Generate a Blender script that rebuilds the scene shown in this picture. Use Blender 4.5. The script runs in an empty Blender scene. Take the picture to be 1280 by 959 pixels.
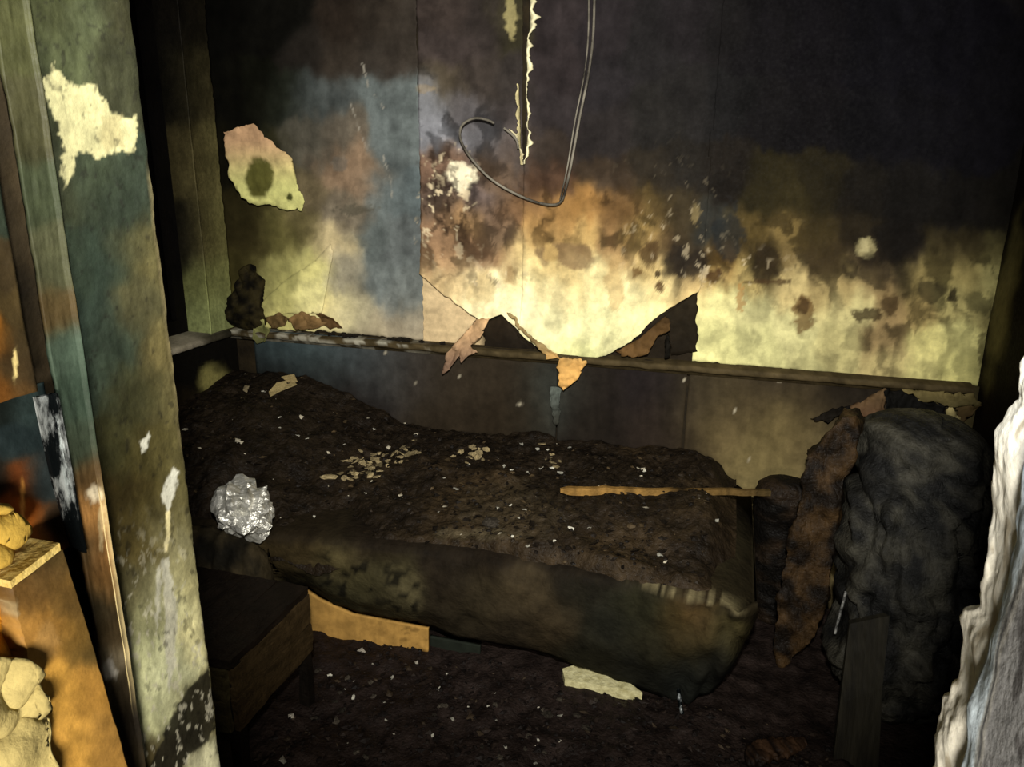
import bpy, bmesh, math, random
import numpy as np
from mathutils import Vector, Matrix

S = bpy.context.scene
C = S.collection
R = random.Random(7)
RNG = np.random.default_rng(11)

# ------------------------------------------------------------------ camera
# room axes: X along the back wall, Y from the doorway to the back wall, Z up
FPX, CX, CY = 930.0, 640.0, 479.5
YAW, PIT, ROL = np.radians([15.9, 15.9, 0.6])
CAM = np.array([0.0, 0.0, 1.55])
def _cv(r, fw, u):
    z = fw*math.cos(PIT) - u*math.sin(PIT); y = -(u*math.cos(PIT) + fw*math.sin(PIT))
    return [math.cos(ROL)*r - math.sin(ROL)*y, math.sin(ROL)*r + math.cos(ROL)*y, z]
M = np.stack([_cv(math.cos(YAW), -math.sin(YAW), 0), _cv(math.sin(YAW), math.cos(YAW), 0), _cv(0, 0, 1)], 1)
cd = bpy.data.cameras.new('camera'); cam = bpy.data.objects.new('camera', cd); C.objects.link(cam)
B = np.diag([1, -1, -1]) @ M
mw = Matrix([[*B[:, 0], 0], [*B[:, 1], 0], [*B[:, 2], 0], [0, 0, 0, 1]])
cam.matrix_world = Matrix.Translation(Vector(CAM)) @ mw
cd.sensor_width = 36; cd.lens = 36*FPX/1280; cd.clip_start = 0.01
S.camera = cam

# ------------------------------------------------------------------ world, light, exposure
w = bpy.data.worlds.new('world'); S.world = w; w.use_nodes = True
w.node_tree.nodes['Background'].inputs[0].default_value = (0.8, 0.9, 1.0, 1)
w.node_tree.nodes['Background'].inputs[1].default_value = 0.004
S.view_settings.view_transform = 'Standard'; S.view_settings.look = 'None'
S.view_settings.exposure = 0.0; S.view_settings.gamma = 1.0; S.view_settings.use_curve_mapping = False

def ray(x, y):
    x = np.asarray(x, float); y = np.asarray(y, float)
    return np.stack([(x-CX)/FPX, (y-CY)/FPX, np.ones_like(x)], -1) @ M
def plane(x, y, ax, v):
    d = ray(x, y); return CAM + d*((v-CAM[ax])/d[..., ax])[..., None]
def on_x(x, y, v): return plane(x, y, 0, v)
def on_y(x, y, v): return plane(x, y, 1, v)
def on_z(x, y, v): return plane(x, y, 2, v)
def proj(P):
    c = (np.asarray(P, float)-CAM) @ M.T
    return CX+FPX*c[..., 0]/c[..., 2], CY+FPX*c[..., 1]/c[..., 2]

def spot(name, loc, aim, energy, size, blend, color, radius):
    l = bpy.data.lights.new(name, 'SPOT'); l.energy = energy; l.spot_size = math.radians(size); l.spot_blend = blend
    l.color = color; l.shadow_soft_size = radius
    o = bpy.data.objects.new(name, l); C.objects.link(o); o.location = loc
    o.rotation_euler = (Vector(aim)-Vector(loc)).to_track_quat('-Z', 'Y').to_euler()
    return o
# the hand torch that the photographer shines into the dark room
spot('hand_torch', (0.01, -0.02, 1.84), on_y(np.array(700.), np.array(330.), 2.66), 410, 84, 1.0, (1.0, 0.97, 0.90), 0.03)
# added fill lamp behind the camera, brightens the jambs and lower left
hl = bpy.data.lights.new('fill_lamp', 'POINT'); hl.energy = 64; hl.color = (1.0, 0.91, 0.76); hl.shadow_soft_size = 0.12
hlo = bpy.data.objects.new('fill_lamp', hl); C.objects.link(hlo); hlo.location = (0.06, -0.30, 1.22)

# ------------------------------------------------------------------ noise
def _hash(ix, iy, s):
    h = (ix*374761393 + iy*668265263 + s*1442695041) & 0xFFFFFFFF
    h = ((h ^ (h >> 13))*1274126177) & 0xFFFFFFFF
    return ((h ^ (h >> 16)) & 0xFFFF)/65535.0
def vnoise(x, y, s=0):
    x = np.asarray(x, float); y = np.asarray(y, float)
    ix = np.floor(x).astype(np.int64); iy = np.floor(y).astype(np.int64)
    fx = x-ix; fy = y-iy; fx = fx*fx*(3-2*fx); fy = fy*fy*(3-2*fy)
    a = _hash(ix, iy, s); b = _hash(ix+1, iy, s); c = _hash(ix, iy+1, s); d = _hash(ix+1, iy+1, s)
    return (a*(1-fx)+b*fx)*(1-fy)+(c*(1-fx)+d*fx)*fy
def fbm(x, y, s=0, o=4):
    t = 0; a = 1.0; n = 0
    for k in range(o):
        t = t+a*vnoise(np.asarray(x)*2**k+17.3*k, np.asarray(y)*2**k+9.1*k, s+k); n += a; a *= 0.5
    return t/n          # 0..1
def sstep(a, b, x):
    t = np.clip((x-a)/(b-a), 0, 1); return t*t*(3-2*t)
def lin(c):
    c = np.asarray(c, float)/255.0
    return np.where(c <= 0.04045, c/12.92, ((c+0.055)/1.055)**2.4)
def poly(x, pts):
    p = np.array(pts, float); return np.interp(x, p[:, 0], p[:, 1])

# ------------------------------------------------------------------ materials
def ncol(nt, *a): return nt.nodes.new(*a)
def mat(name, c1=None, c2=None, scale=8, rough=0.8, bump=0.3, bscale=40, spec=0.08, metal=0.0, attr=False, vary=0.35, stretch=None, detail=8, rvar=0.1, bdist=0.01, rand=0):
    m = bpy.data.materials.new(name); m.use_nodes = True; nt = m.node_tree; L = nt.links.new
    b = nt.nodes['Principled BSDF']
    tc = ncol(nt, 'ShaderNodeTexCoord'); mp = ncol(nt, 'ShaderNodeMapping'); L(tc.outputs['Object'], mp.inputs['Vector'])
    if stretch: mp.inputs['Scale'].default_value = stretch
    n = ncol(nt, 'ShaderNodeTexNoise'); n.inputs['Scale'].default_value = scale; n.inputs['Detail'].default_value = detail
    L(mp.outputs[0], n.inputs['Vector'])
    n.inputs['Roughness'].default_value = 0.65
    if attr:
        a = ncol(nt, 'ShaderNodeAttribute'); a.attribute_name = 'Col'
        mr = ncol(nt, 'ShaderNodeMapRange'); mr.inputs[1].default_value = 0.3; mr.inputs[2].default_value = 0.7
        mr.inputs[3].default_value = 1-vary; mr.inputs[4].default_value = 1+vary
        L(n.outputs['Fac'], mr.inputs[0])
        mx = ncol(nt, 'ShaderNodeVectorMath'); mx.operation = 'SCALE'
        L(a.outputs['Color'], mx.inputs[0]); L(mr.outputs[0], mx.inputs['Scale']); L(mx.outputs[0], b.inputs['Base Color'])
    else:
        r = ncol(nt, 'ShaderNodeValToRGB'); e = r.color_ramp.elements
        e[0].position = 0.35; e[1].position = 0.65
        e[0].color = (*lin(c1), 1); e[1].color = (*lin(c2), 1)
        L(n.outputs['Fac'], r.inputs[0]); L(r.outputs[0], b.inputs['Base Color'])
        if rand:
            oi = ncol(nt, 'ShaderNodeObjectInfo'); mr = ncol(nt, 'ShaderNodeMapRange'); mr.inputs[3].default_value = 1-rand; mr.inputs[4].default_value = 1.1
            mx = ncol(nt, 'ShaderNodeVectorMath'); mx.operation = 'SCALE'; L(oi.outputs['Random'], mr.inputs[0])
            L(r.outputs[0], mx.inputs[0]); L(mr.outputs[0], mx.inputs['Scale']); L(mx.outputs[0], b.inputs['Base Color'])
    n2 = ncol(nt, 'ShaderNodeTexNoise'); n2.inputs['Scale'].default_value = bscale; n2.inputs['Detail'].default_value = 6
    L(mp.outputs[0], n2.inputs['Vector'])
    bp = ncol(nt, 'ShaderNodeBump'); bp.inputs['Strength'].default_value = bump; bp.inputs['Distance'].default_value = bdist
    L(n2.outputs['Fac'], bp.inputs['Height']); L(bp.outputs[0], b.inputs['Normal'])
    rr = ncol(nt, 'ShaderNodeMapRange'); rr.inputs[1].default_value = .3; rr.inputs[2].default_value = .7
    rr.inputs[3].default_value = max(rough-rvar, .02); rr.inputs[4].default_value = min(rough+rvar, 1)
    L(n2.outputs['Fac'], rr.inputs[0]); L(rr.outputs[0], b.inputs['Roughness'])
    b.inputs['Specular IOR Level'].default_value = spec; b.inputs['Metallic'].default_value = metal
    return m
MP = mat('sooty_painted_paper', attr=True, scale=22, bscale=90, bump=0.15, rough=0.7, spec=0.04, vary=0.28, bdist=.004)
MJ = mat('sooty_painted_plaster', attr=True, scale=60, bscale=160, bump=0.3, rough=0.6, spec=0.1, vary=0.3, bdist=.003)
MCH = mat('wet_char', attr=True, scale=30, bscale=110, bump=0.8, rough=0.55, spec=0.1, vary=0.6, bdist=.008, rvar=.25)
MCL = mat('burnt_cloth', attr=True, scale=18, bscale=60, bump=0.5, rough=0.8, spec=0.06, vary=0.45, bdist=.01)
MCHIP = mat('debris_chip', attr=True, scale=60, bscale=120, bump=0.3, rough=0.6, spec=0.12, vary=0.3)
MSOOT = mat('black_soot', (9, 8, 7), (20, 17, 14), 6, 0.8, 0.5, 30)
MSOOT2 = mat('brown_soot', (24, 20, 14), (48, 40, 26), 9, 0.75, 0.4, 50)
MGLASS = mat('sooted_glass', (5, 5, 6), (10, 9, 9), 4, 0.5, 0.1, 20)
MFOIL = mat('crumpled_foil', (150, 148, 136), (240, 238, 228), 3, 0.33, 0.3, 5, metal=0.6, rvar=.05, bdist=.05, spec=.6)
MCABLE = mat('grey_cable', (40, 36, 31), (140, 134, 120), 7, 0.5, 0.2, 60)
MMETAL = mat('scorched_glint_metal', (16, 20, 22), (190, 198, 200), 55, 0.35, 0.5, 60, metal=0.5, stretch=(1, 1, .35))

_e = [n_ for n_ in MMETAL.node_tree.nodes if n_.type == 'VALTORGB'][0].color_ramp.elements; _e[0].position = .5; _e[1].position = .62  # pale ramp end paints white glints into the dark metal
# ------------------------------------------------------------------ mesh helpers
def link(name, me, material, parent=None, smooth=False):
    o = bpy.data.objects.new(name, me); C.objects.link(o); me.materials.append(material)
    if smooth:
        for p in me.polygons: p.use_smooth = True
    if parent: o.parent = parent
    return o
def tag(o, label, cat, group=None, kind=None):
    o['label'] = label; o['category'] = cat
    if group: o['group'] = group
    if kind: o['kind'] = kind
    return o
def empty(name, loc=(0, 0, 0)):
    o = bpy.data.objects.new(name, None); C.objects.link(o); o.location = loc; o.empty_display_size = .1
    return o
def struct(o, label, cat): o['kind'] = 'structure'; o['label'] = label; o['category'] = cat; return o
def setcol(me, col):
    a = me.color_attributes.new('Col', 'FLOAT_COLOR', 'POINT')
    c = np.ones((len(me.vertices), 4), np.float32); c[:, :3] = np.asarray(col).reshape(-1, 3)
    a.data.foreach_set('color', c.ravel())
def mesh(verts, faces, col=None):
    me = bpy.data.meshes.new('m'); me.from_pydata([tuple(map(float, v)) for v in verts], [], [tuple(map(int, f)) for f in faces]); me.update()
    if col is not None: setcol(me, col)
    return me
def gridfaces(n, m, close_n=False, close_m=False, mask=None):
    i = np.arange(n if close_n else n-1); j = np.arange(m if close_m else m-1)
    I, J = np.meshgrid(i, j, indexing='ij')
    I2 = (I+1) % n; J2 = (J+1) % m
    f = np.stack([I*m+J, I2*m+J, I2*m+J2, I*m+J2], -1).reshape(-1, 4)
    return f if mask is None else f[mask.reshape(-1)]
def grid(name, P, material, col=None, parent=None, smooth=True, thick=0, flip=False, mask=None, origin=None):
    n, m = P.shape[:2]; f = gridfaces(n, m, mask=mask)
    if flip: f = f[:, ::-1]
    V = P.reshape(-1, 3)
    if origin is not None: V = V-np.array(origin)
    me = mesh(V, f, None if col is None else col)
    o = link(name, me, material, parent, smooth)
    if origin is not None: o.location = origin
    if thick:
        s = o.modifiers.new('s', 'SOLIDIFY'); s.thickness = thick; s.offset = 1 if not flip else -1
    return o
def box(name, lo, hi, material, parent=None, bevel=0, col=None):
    bm = bmesh.new(); bmesh.ops.create_cube(bm, size=1)
    lo = Vector(lo); hi = Vector(hi)
    for v in bm.verts: v.co = Vector([(lo[k]+hi[k])/2+v.co[k]*(hi[k]-lo[k]) for k in range(3)])
    if bevel: bmesh.ops.bevel(bm, geom=bm.edges[:], offset=bevel, segments=1, affect='EDGES')
    me = bpy.data.meshes.new(name); bm.to_mesh(me); bm.free()
    if col is not None: setcol(me, np.tile(lin(col), (len(me.vertices), 1)))
    return link(name, me, material, parent)
def prism(name, pts, ext, material, parent=None, col=None, smooth=False):
    """closed polygon of 3-D points, extruded by vector ext"""
    P = np.array(pts, float); n = len(P); Q = P+np.array(ext, float)
    V = np.vstack([P, Q]); F = [tuple(range(n)), tuple(range(2*n-1, n-1, -1))]
    F += [(i, i+n, (i+1) % n+n, (i+1) % n) for i in range(n)]
    me = mesh(V, F, None if col is None else np.tile(lin(col), (2*n, 1)) if np.ndim(col) == 1 else np.vstack([col, col]))
    bm = bmesh.new(); bm.from_mesh(me); bmesh.ops.recalc_face_normals(bm, faces=bm.faces[:])
    bmesh.ops.triangulate(bm, faces=[f for f in bm.faces if len(f.verts) > 4]); bm.to_mesh(me); bm.free()
    return link(name, me, material, parent, smooth)
def tube(pts, r, seg=8, sub=6):
    """smooth tube mesh arrays along points"""
    P = np.array(pts, float)
    if sub > 1:
        out = []; n = len(P)
        for i in range(n-1):
            p0 = P[max(i-1, 0)]; p1 = P[i]; p2 = P[i+1]; p3 = P[min(i+2, n-1)]
            for k in range(sub):
                t = k/sub
                out.append(.5*((2*p1)+(-p0+p2)*t+(2*p0-5*p1+4*p2-p3)*t*t+(-p0+3*p1-3*p2+p3)*t**3))
        out.append(P[-1]); P = np.array(out)
    T = np.gradient(P, axis=0); T /= np.linalg.norm(T, axis=1)[:, None]
    up = np.array([.3, 1, .2]); V = []
    for p, t in zip(P, T):
        a = np.cross(t, up); a /= np.linalg.norm(a); b = np.cross(t, a)
        for k in range(seg):
            q = 2*math.pi*k/seg; V.append(p+r*(math.cos(q)*a+math.sin(q)*b))
    n = len(P); F = [tuple(f) for f in gridfaces(n, seg, close_m=True)]
    F += [tuple(range(seg))[::-1], tuple(range((n-1)*seg, n*seg))]
    return np.array(V), F
def lump(name, spine, ru, rv, udir, vdir, material, colf, parent=None, seg=44, rows=70, amp=.02, ns=9, seed=0, power=2.6, fold=0, origin=None, xmax=None):
    """lumpy closed body: spine points with half-widths ru (along udir) and rv (along vdir)"""
    sp = np.array(spine, float); t0 = np.linspace(0, 1, len(sp)); t = np.linspace(0, 1, rows)
    t = .5-.5*np.cos(np.pi*t)
    Sx = np.stack([np.interp(t, t0, sp[:, k]) for k in range(3)], 1)
    a = np.interp(t, t0, ru); b = np.interp(t, t0, rv)
    cap = np.clip(1-np.abs(2*t-1)**9, 0.0, 1)**.5
    a = a*cap; b = b*cap
    th = np.linspace(0, 2*np.pi, seg, endpoint=False)
    cu = np.sign(np.cos(th))*np.abs(np.cos(th))**(2/power); cvv = np.sign(np.sin(th))*np.abs(np.sin(th))**(2/power)
    u = np.array(udir, float); v = np.array(vdir, float)
    P = Sx[:, None, :]+(a[:, None]*cu)[..., None]*u+(b[:, None]*cvv)[..., None]*v
    out = cu[None, :, None]*u+cvv[None, :, None]*v
    nz = fbm(th[None, :]*0+P[..., 0]*ns+P[..., 1]*ns*.7, P[..., 2]*ns+P[..., 1]*ns*.4, seed)-.5
    nz2 = fbm(P[..., 0]*ns*4+P[..., 1]*ns*3, P[..., 2]*ns*4-P[..., 1]*ns*2, seed+9)-.5
    if fold: nz = nz+fold*(np.abs(vnoise(P[..., 0]*22+fbm(P[..., 0]*5, P[..., 2]*5, seed)*8, P[..., 2]*5, seed+3)-.5)-.25)
    k = np.minimum(1, np.minimum(a, b)/ (np.maximum(a, b).max()*.3))[:, None, None]
    P = P+out*(nz*2*amp+nz2*amp*.8)[..., None]*k
    if xmax is not None: P[..., 0] = np.minimum(P[..., 0], xmax-.01*fbm(P[..., 1]*9, P[..., 2]*9, seed+21))   # slumped flat against a wall
    P[..., 2] = np.maximum(P[..., 2], min(sp[:, 2].min(), .005) if sp[:, 2].min() < .01 else -9)
    V = P.reshape(-1, 3)
    F = [tuple(f) for f in gridfaces(rows, seg, close_m=True)]
    F += [tuple(range(seg))[::-1], tuple(range((rows-1)*seg, rows*seg))]
    col = colf(V)
    if origin is None: origin = (float(V[:, 0].mean()), float(V[:, 1].mean()), float(V[:, 2].min()))
    if parent is not None: origin = (0, 0, 0)
    me = mesh(V-np.array(origin), F, col)
    o = link(name, me, material, parent, True); o.location = origin
    return o

# ------------------------------------------------------------------ stain painter (colours of the burnt surfaces)
def shepard(x, y, pts, sig, warp=10, ws=45, seed=1):
    x = np.asarray(x, float); y = np.asarray(y, float)
    X = x+(fbm(x/ws, y/(ws*1.3), seed)-.5)*2*warp*1.6; Y = y+(fbm(x/ws+40, y/(ws*1.6)+7, seed+5)-.5)*2*warp*1.6
    X = X+(fbm(x/11, y/14, seed+2)-.5)*warp*.8; Y = Y+(fbm(x/9+3, y/17, seed+3)-.5)*warp*1.4
    p = np.array(pts, float); L = lin(p[:, 2:5])**(1/2.2)
    num = np.zeros(x.shape+(3,)); den = np.zeros(x.shape)
    for (px, py), c in zip(p[:, :2], L):
        d2 = ((X-px)**2+(Y-py)**2)/sig**2
        wgt = np.exp(-d2)+1e-5/(1+d2)**2
        num += wgt[..., None]*c; den += wgt
    return (num/den[..., None])**2.2
def blob(col, x, y, cx, cy, rx, ry, c, k=1.0, soft=.35, rag=.5, ns=16, seed=0):
    d = np.sqrt(((x-cx)/rx)**2+((y-cy)/ry)**2)
    d = d+(fbm(x/ns, y/ns, seed+int(cx)*3+int(cy))-.5)*2*rag
    m = (1-sstep(1-soft, 1+soft, d))*k
    return col*(1-m[..., None])+lin(c)*m[..., None]

WALL = [  # photo x, y, sRGB of the paper there
 (285,20,12,11,8),(285,120,13,12,8),(292,200,20,18,10),(298,270,40,35,18),(300,330,60,54,28),(305,380,80,74,38),
 (318,20,14,13,10),(318,120,16,16,10),(330,220,26,26,14),(320,300,44,38,20),(352,20,16,15,12),(358,120,30,32,24),(350,200,40,38,22),
 (345,300,92,86,48),(340,350,152,146,90),(350,390,186,178,112),(385,330,182,174,112),(385,375,205,196,134),
 (385,60,34,30,26),(385,120,62,66,64),(385,180,78,74,64),(385,240,95,84,62),(378,285,95,86,55),
 (430,20,40,33,27),(430,70,52,45,38),(430,115,74,78,76),(425,160,92,84,72),(430,200,128,106,84),(455,225,128,106,84),(430,262,110,100,84),
 (412,300,190,172,130),(428,340,150,142,120),(440,385,170,160,130),(415,385,222,208,150),
 (470,20,44,38,32),(480,70,54,48,42),(485,120,90,96,94),(500,180,92,98,96),(485,240,92,98,96),(475,300,92,98,95),(505,300,94,98,96),(480,350,100,105,102),(505,380,104,108,104),(470,410,150,138,112),(505,412,150,138,115),
 (515,40,50,44,38),(515,240,84,92,92),
 (560,15,52,44,40),(560,60,58,50,47),(600,30,46,40,37),(560,105,66,58,46),(540,130,98,98,100),(548,165,120,120,124),(585,140,80,76,76),(610,170,88,86,88),(600,100,56,49,44),  # grey sheen painted into the paper beside the seam
 (550,210,105,82,66),(590,240,92,80,76),(560,250,82,68,58),(620,215,92,74,58),(640,190,74,66,62),(615,260,84,68,56),(560,290,120,94,70),(590,280,150,118,80),(625,290,96,78,60),(645,260,96,72,50),
 (560,325,150,118,86),(600,315,120,92,68),(640,325,130,104,72),(560,350,190,164,118),(590,355,228,208,158),(615,380,236,222,172),(640,370,238,228,180),(655,345,222,205,150),
 (640,30,48,44,30),(640,100,46,41,38),(640,150,58,52,50),
 (690,20,44,38,38),(690,80,42,36,36),(690,140,42,37,37),(690,190,50,42,36),(690,225,66,48,36),(690,262,128,96,56),(730,262,120,88,48),(680,290,150,118,72),(730,295,160,132,82),(670,320,200,178,122),(715,340,180,156,104),
 (700,370,214,198,146),(735,340,216,200,146),(755,345,220,206,150),(690,405,228,220,168),(740,405,226,220,164),(720,432,214,212,150),
 (760,30,34,30,31),(760,100,32,29,30),(760,170,36,32,31),(760,225,52,42,32),(770,265,92,68,40),(770,300,110,84,54),(775,330,150,122,80),(790,370,224,210,156),(790,410,222,216,160),
 (820,60,28,26,26),(820,150,30,28,26),(820,220,36,31,24),(810,265,74,60,34),(800,295,150,124,72),(825,300,74,58,38),(815,335,190,164,108),(830,360,220,198,140),(810,390,222,210,152),
 (860,40,26,23,24),(860,130,28,26,25),(860,220,30,27,23),(850,270,50,42,28),(850,310,48,40,28),(862,335,60,48,32),(868,352,170,146,98),
 (910,40,22,20,20),(910,130,22,21,21),(910,220,26,22,18),(900,290,44,44,40),(905,330,96,72,36),(900,350,170,146,92),(900,385,206,198,138),(900,425,206,200,138),
 (950,50,16,14,16),(950,150,18,16,17),(950,240,36,31,16),(930,290,76,62,32),(955,320,44,36,20),(940,350,180,158,100),(945,390,208,200,142),(950,435,204,198,138),
 (990,250,44,38,20),(985,300,108,90,52),(975,335,110,92,58),(990,360,190,170,116),(1000,420,208,200,142),(1010,445,200,192,134),
 (1020,60,14,12,15),(1020,150,15,13,15),(1030,230,36,31,18),(1025,290,60,50,28),(1030,325,66,54,34),(1040,355,160,140,92),(1060,380,196,184,128),(1050,430,196,184,126),
 (1080,60,11,10,14),(1080,160,12,11,14),(1080,240,22,19,15),(1075,290,34,28,18),(1090,330,42,34,24),(1080,350,130,112,74),(1100,370,120,100,66),(1100,420,140,118,80),(1110,450,170,154,104),
 (1140,60,10,9,13),(1140,170,10,9,12),(1140,250,16,14,12),(1130,310,22,18,14),(1130,345,40,34,22),(1150,350,118,104,64),(1150,385,130,112,70),(1160,430,182,172,110),(1150,460,190,180,118),
 (1200,60,9,8,12),(1200,170,9,8,11),(1200,260,14,12,10),(1195,310,40,34,20),(1190,335,104,92,56),(1205,345,120,108,66),(1190,380,130,120,76),(1200,430,180,172,112),(1200,460,184,176,112),
 (1245,100,9,8,11),(1245,260,14,12,9),(1240,320,70,64,38),(1235,350,142,134,86),(1240,400,110,102,64),(1240,450,150,142,90),(1275,300,20,17,12),(1275,400,30,26,16),(1275,470,40,34,20)]
def wall_col(x, y, lo=0, hi=2000):
    c = shepard(x, y, [p for p in WALL if lo <= p[0] < hi], 19, warp=12, ws=38)
    # vertical run marks and cloudy soot
    c = c*1.15*(.7+.6*fbm(x/13, y/60, 25)[..., None])*(.7+.6*fbm(x/30, y/26, 27)[..., None])
    lum = c.mean(-1); tz = np.exp(-((np.log(np.maximum(lum, 1e-4))-math.log(.14))/1.3)**2)
    wx = x+(fbm(x/24, y/24, 101)-.5)*40; wy = y+(fbm(x/24+9, y/24, 102)-.5)*46
    q = sstep(.40, .58, fbm(wx/19, wy/30, 103, 5))
    c = c*(1+tz*(.42+q*1.0-1))[..., None] if False else c*(1-(.25 if hi < 600 else 1)*(tz*.62*(1-q)-tz*.15*q))[..., None]
    c = c*(1-.26*sstep(850, 930, x)*(1-sstep(1040, 1150, x))+.15*sstep(1080, 1180, x))[..., None]*np.array((.98, 1.0, 1.02))
    # soot tongues and scorch blotches
    for a in [(710,318,30,17,(112,90,64),.8),(1005,392,13,22,(96,70,36),.85),(1005,380,8,10,(54,38,22),.8),(1085,393,22,8,(52,40,24),.85),(1110,380,10,14,(60,46,28),.8),
              (1165,365,18,16,(52,46,30),.8),(1190,368,6,9,(34,28,18),.9),(1222,378,14,14,(74,70,44),.7),(1226,435,5,22,(60,54,32),.7),(855,325,24,22,(34,29,24),.85),
              (812,315,12,16,(66,48,28),.8),(822,342,4,4,(40,28,16),.9),(826,358,5,8,(74,50,26),.9),(797,340,6,6,(96,70,36),.8),(893,345,10,9,(60,38,20),.85),(925,372,5,16,(150,112,62),.7),
              (605,360,16,20,(190,164,112),.5),(640,345,8,10,(150,120,76),.5),(955,330,14,24,(40,32,20),.8),(910,290,16,34,(30,33,34),.75),(768,358,12,30,(176,146,96),.6),(688,318,10,12,(190,160,100),.6),
              (960,352,28,3,(60,44,26),.8),(1083,312,11,13,(150,140,100),.75),(1090,338,30,20,(26,21,16),.7),(1120,300,30,30,(16,14,12),.7),
              (640,20,9,22,(150,140,96),.85),(580,220,17,16,(240,230,196),1.),(532,112,12,5,(150,132,100),.45),(870,268,6,12,(120,106,72),.7),(1080,306,7,8,(168,158,116),.8),
              (445,262,26,6,(78,74,62),.7),(425,205,10,10,(100,96,88),.6)]:
        c = blob(c, x, y, a[0], a[1], a[2], a[3], a[4], a[5], soft=.22, rag=.75, ns=max(3.5, min(a[2], a[3])*.8), seed=3)
    # ragged flecks where the paper skin has popped
    zone = np.exp(-(((x-560)/38)**4+((y-250)/66)**4))*.9+np.exp(-(((x-620)/45)**2+((y-350)/20)**2))*.8+np.exp(-(((x-830)/60)**2+((y-290)/60)**2))*.35+np.exp(-(((x-915)/55)**2+((y-338)/20)**2))*.6
    wx = x+(fbm(x/9, y/9, 35)-.5)*14; wy = y+(fbm(x/9+5, y/9, 36)-.5)*20
    n = fbm(wx/6.5, wy/11, 31, 4)
    m = sstep(.66, .72, n+.10*zone-.05)*np.clip(zone*1.2, 0, 1)*(.5+.5*fbm(x/20, y/20, 38))
    c = c*(1-m[..., None])+lin((226, 208, 170))*m[..., None]
    n = fbm(wx/7.5+30, wy/12, 77, 4)
    m = sstep(.62, .7, n+.08*zone)*np.clip(zone, 0, 1)*.75
    c = c*(1-m[..., None])+lin((44, 32, 24))*m[..., None]
    # thin scratches
    for pts in [[(438,125),(450,160),(461,188)],[(455,80),(462,108)],[(480,195),(490,222),(492,246)],[(470,118),(482,136)]]:
        p = np.array(pts, float)
        for q0, q1 in zip(p[:-1], p[1:]):
            t = np.clip(((x-q0[0])*(q1[0]-q0[0])+(y-q0[1])*(q1[1]-q0[1]))/((q1-q0)**2).sum(), 0, 1)
            d = np.hypot(x-q0[0]-t*(q1[0]-q0[0]), y-q0[1]-t*(q1[1]-q0[1]))
            k = (1-sstep(.4, 1.5, d))*.55*sstep(.3, .6, fbm(x/9, y/9, 39))
            c = c*(1-k[..., None])+lin((170, 164, 150))*k[..., None]
    return c

YB = 2.68      # face of the back wall
XL = -2.0      # left wall
XR = 0.83      # right wall
ZL = 0.90      # height of the ledge
ZC = 2.45

# ------------------------------------------------------------------ setting: floor, ceiling, walls
def floor_h(X, Y):
    X = np.asarray(X, float); Y = np.asarray(Y, float)
    return .012+.05*(fbm(X*5, Y*5, 41)-.5)+.03*(fbm(X*22, Y*22, 44)-.5)+.02
gx, gy = np.meshgrid(np.linspace(XL, XR, 230), np.linspace(.62, YB-.08, 170), indexing='ij')
struct(box('floor', (XL-.3, -1.2, -.1), (XR+.3, YB+.1, 0), MSOOT), 'blackened floor under wet char and ash', 'floor')
struct(box('ceiling', (XL-.3, -1.2, ZC), (XR+.3, YB+.1, ZC+.1), MSOOT), 'soot-black ceiling of the burnt room', 'ceiling')
fh = floor_h(gx, gy)
fcol = lin((34, 27, 24))*(.45+1.3*fbm(gx*14, gy*14, 48)[..., None])
fl = grid('ash_layer', np.stack([gx, gy, fh], -1), MCH, fcol, smooth=True)
tag(fl, 'wet black ash and char covering the floor in front of the bed', 'ash', kind='stuff')

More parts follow.
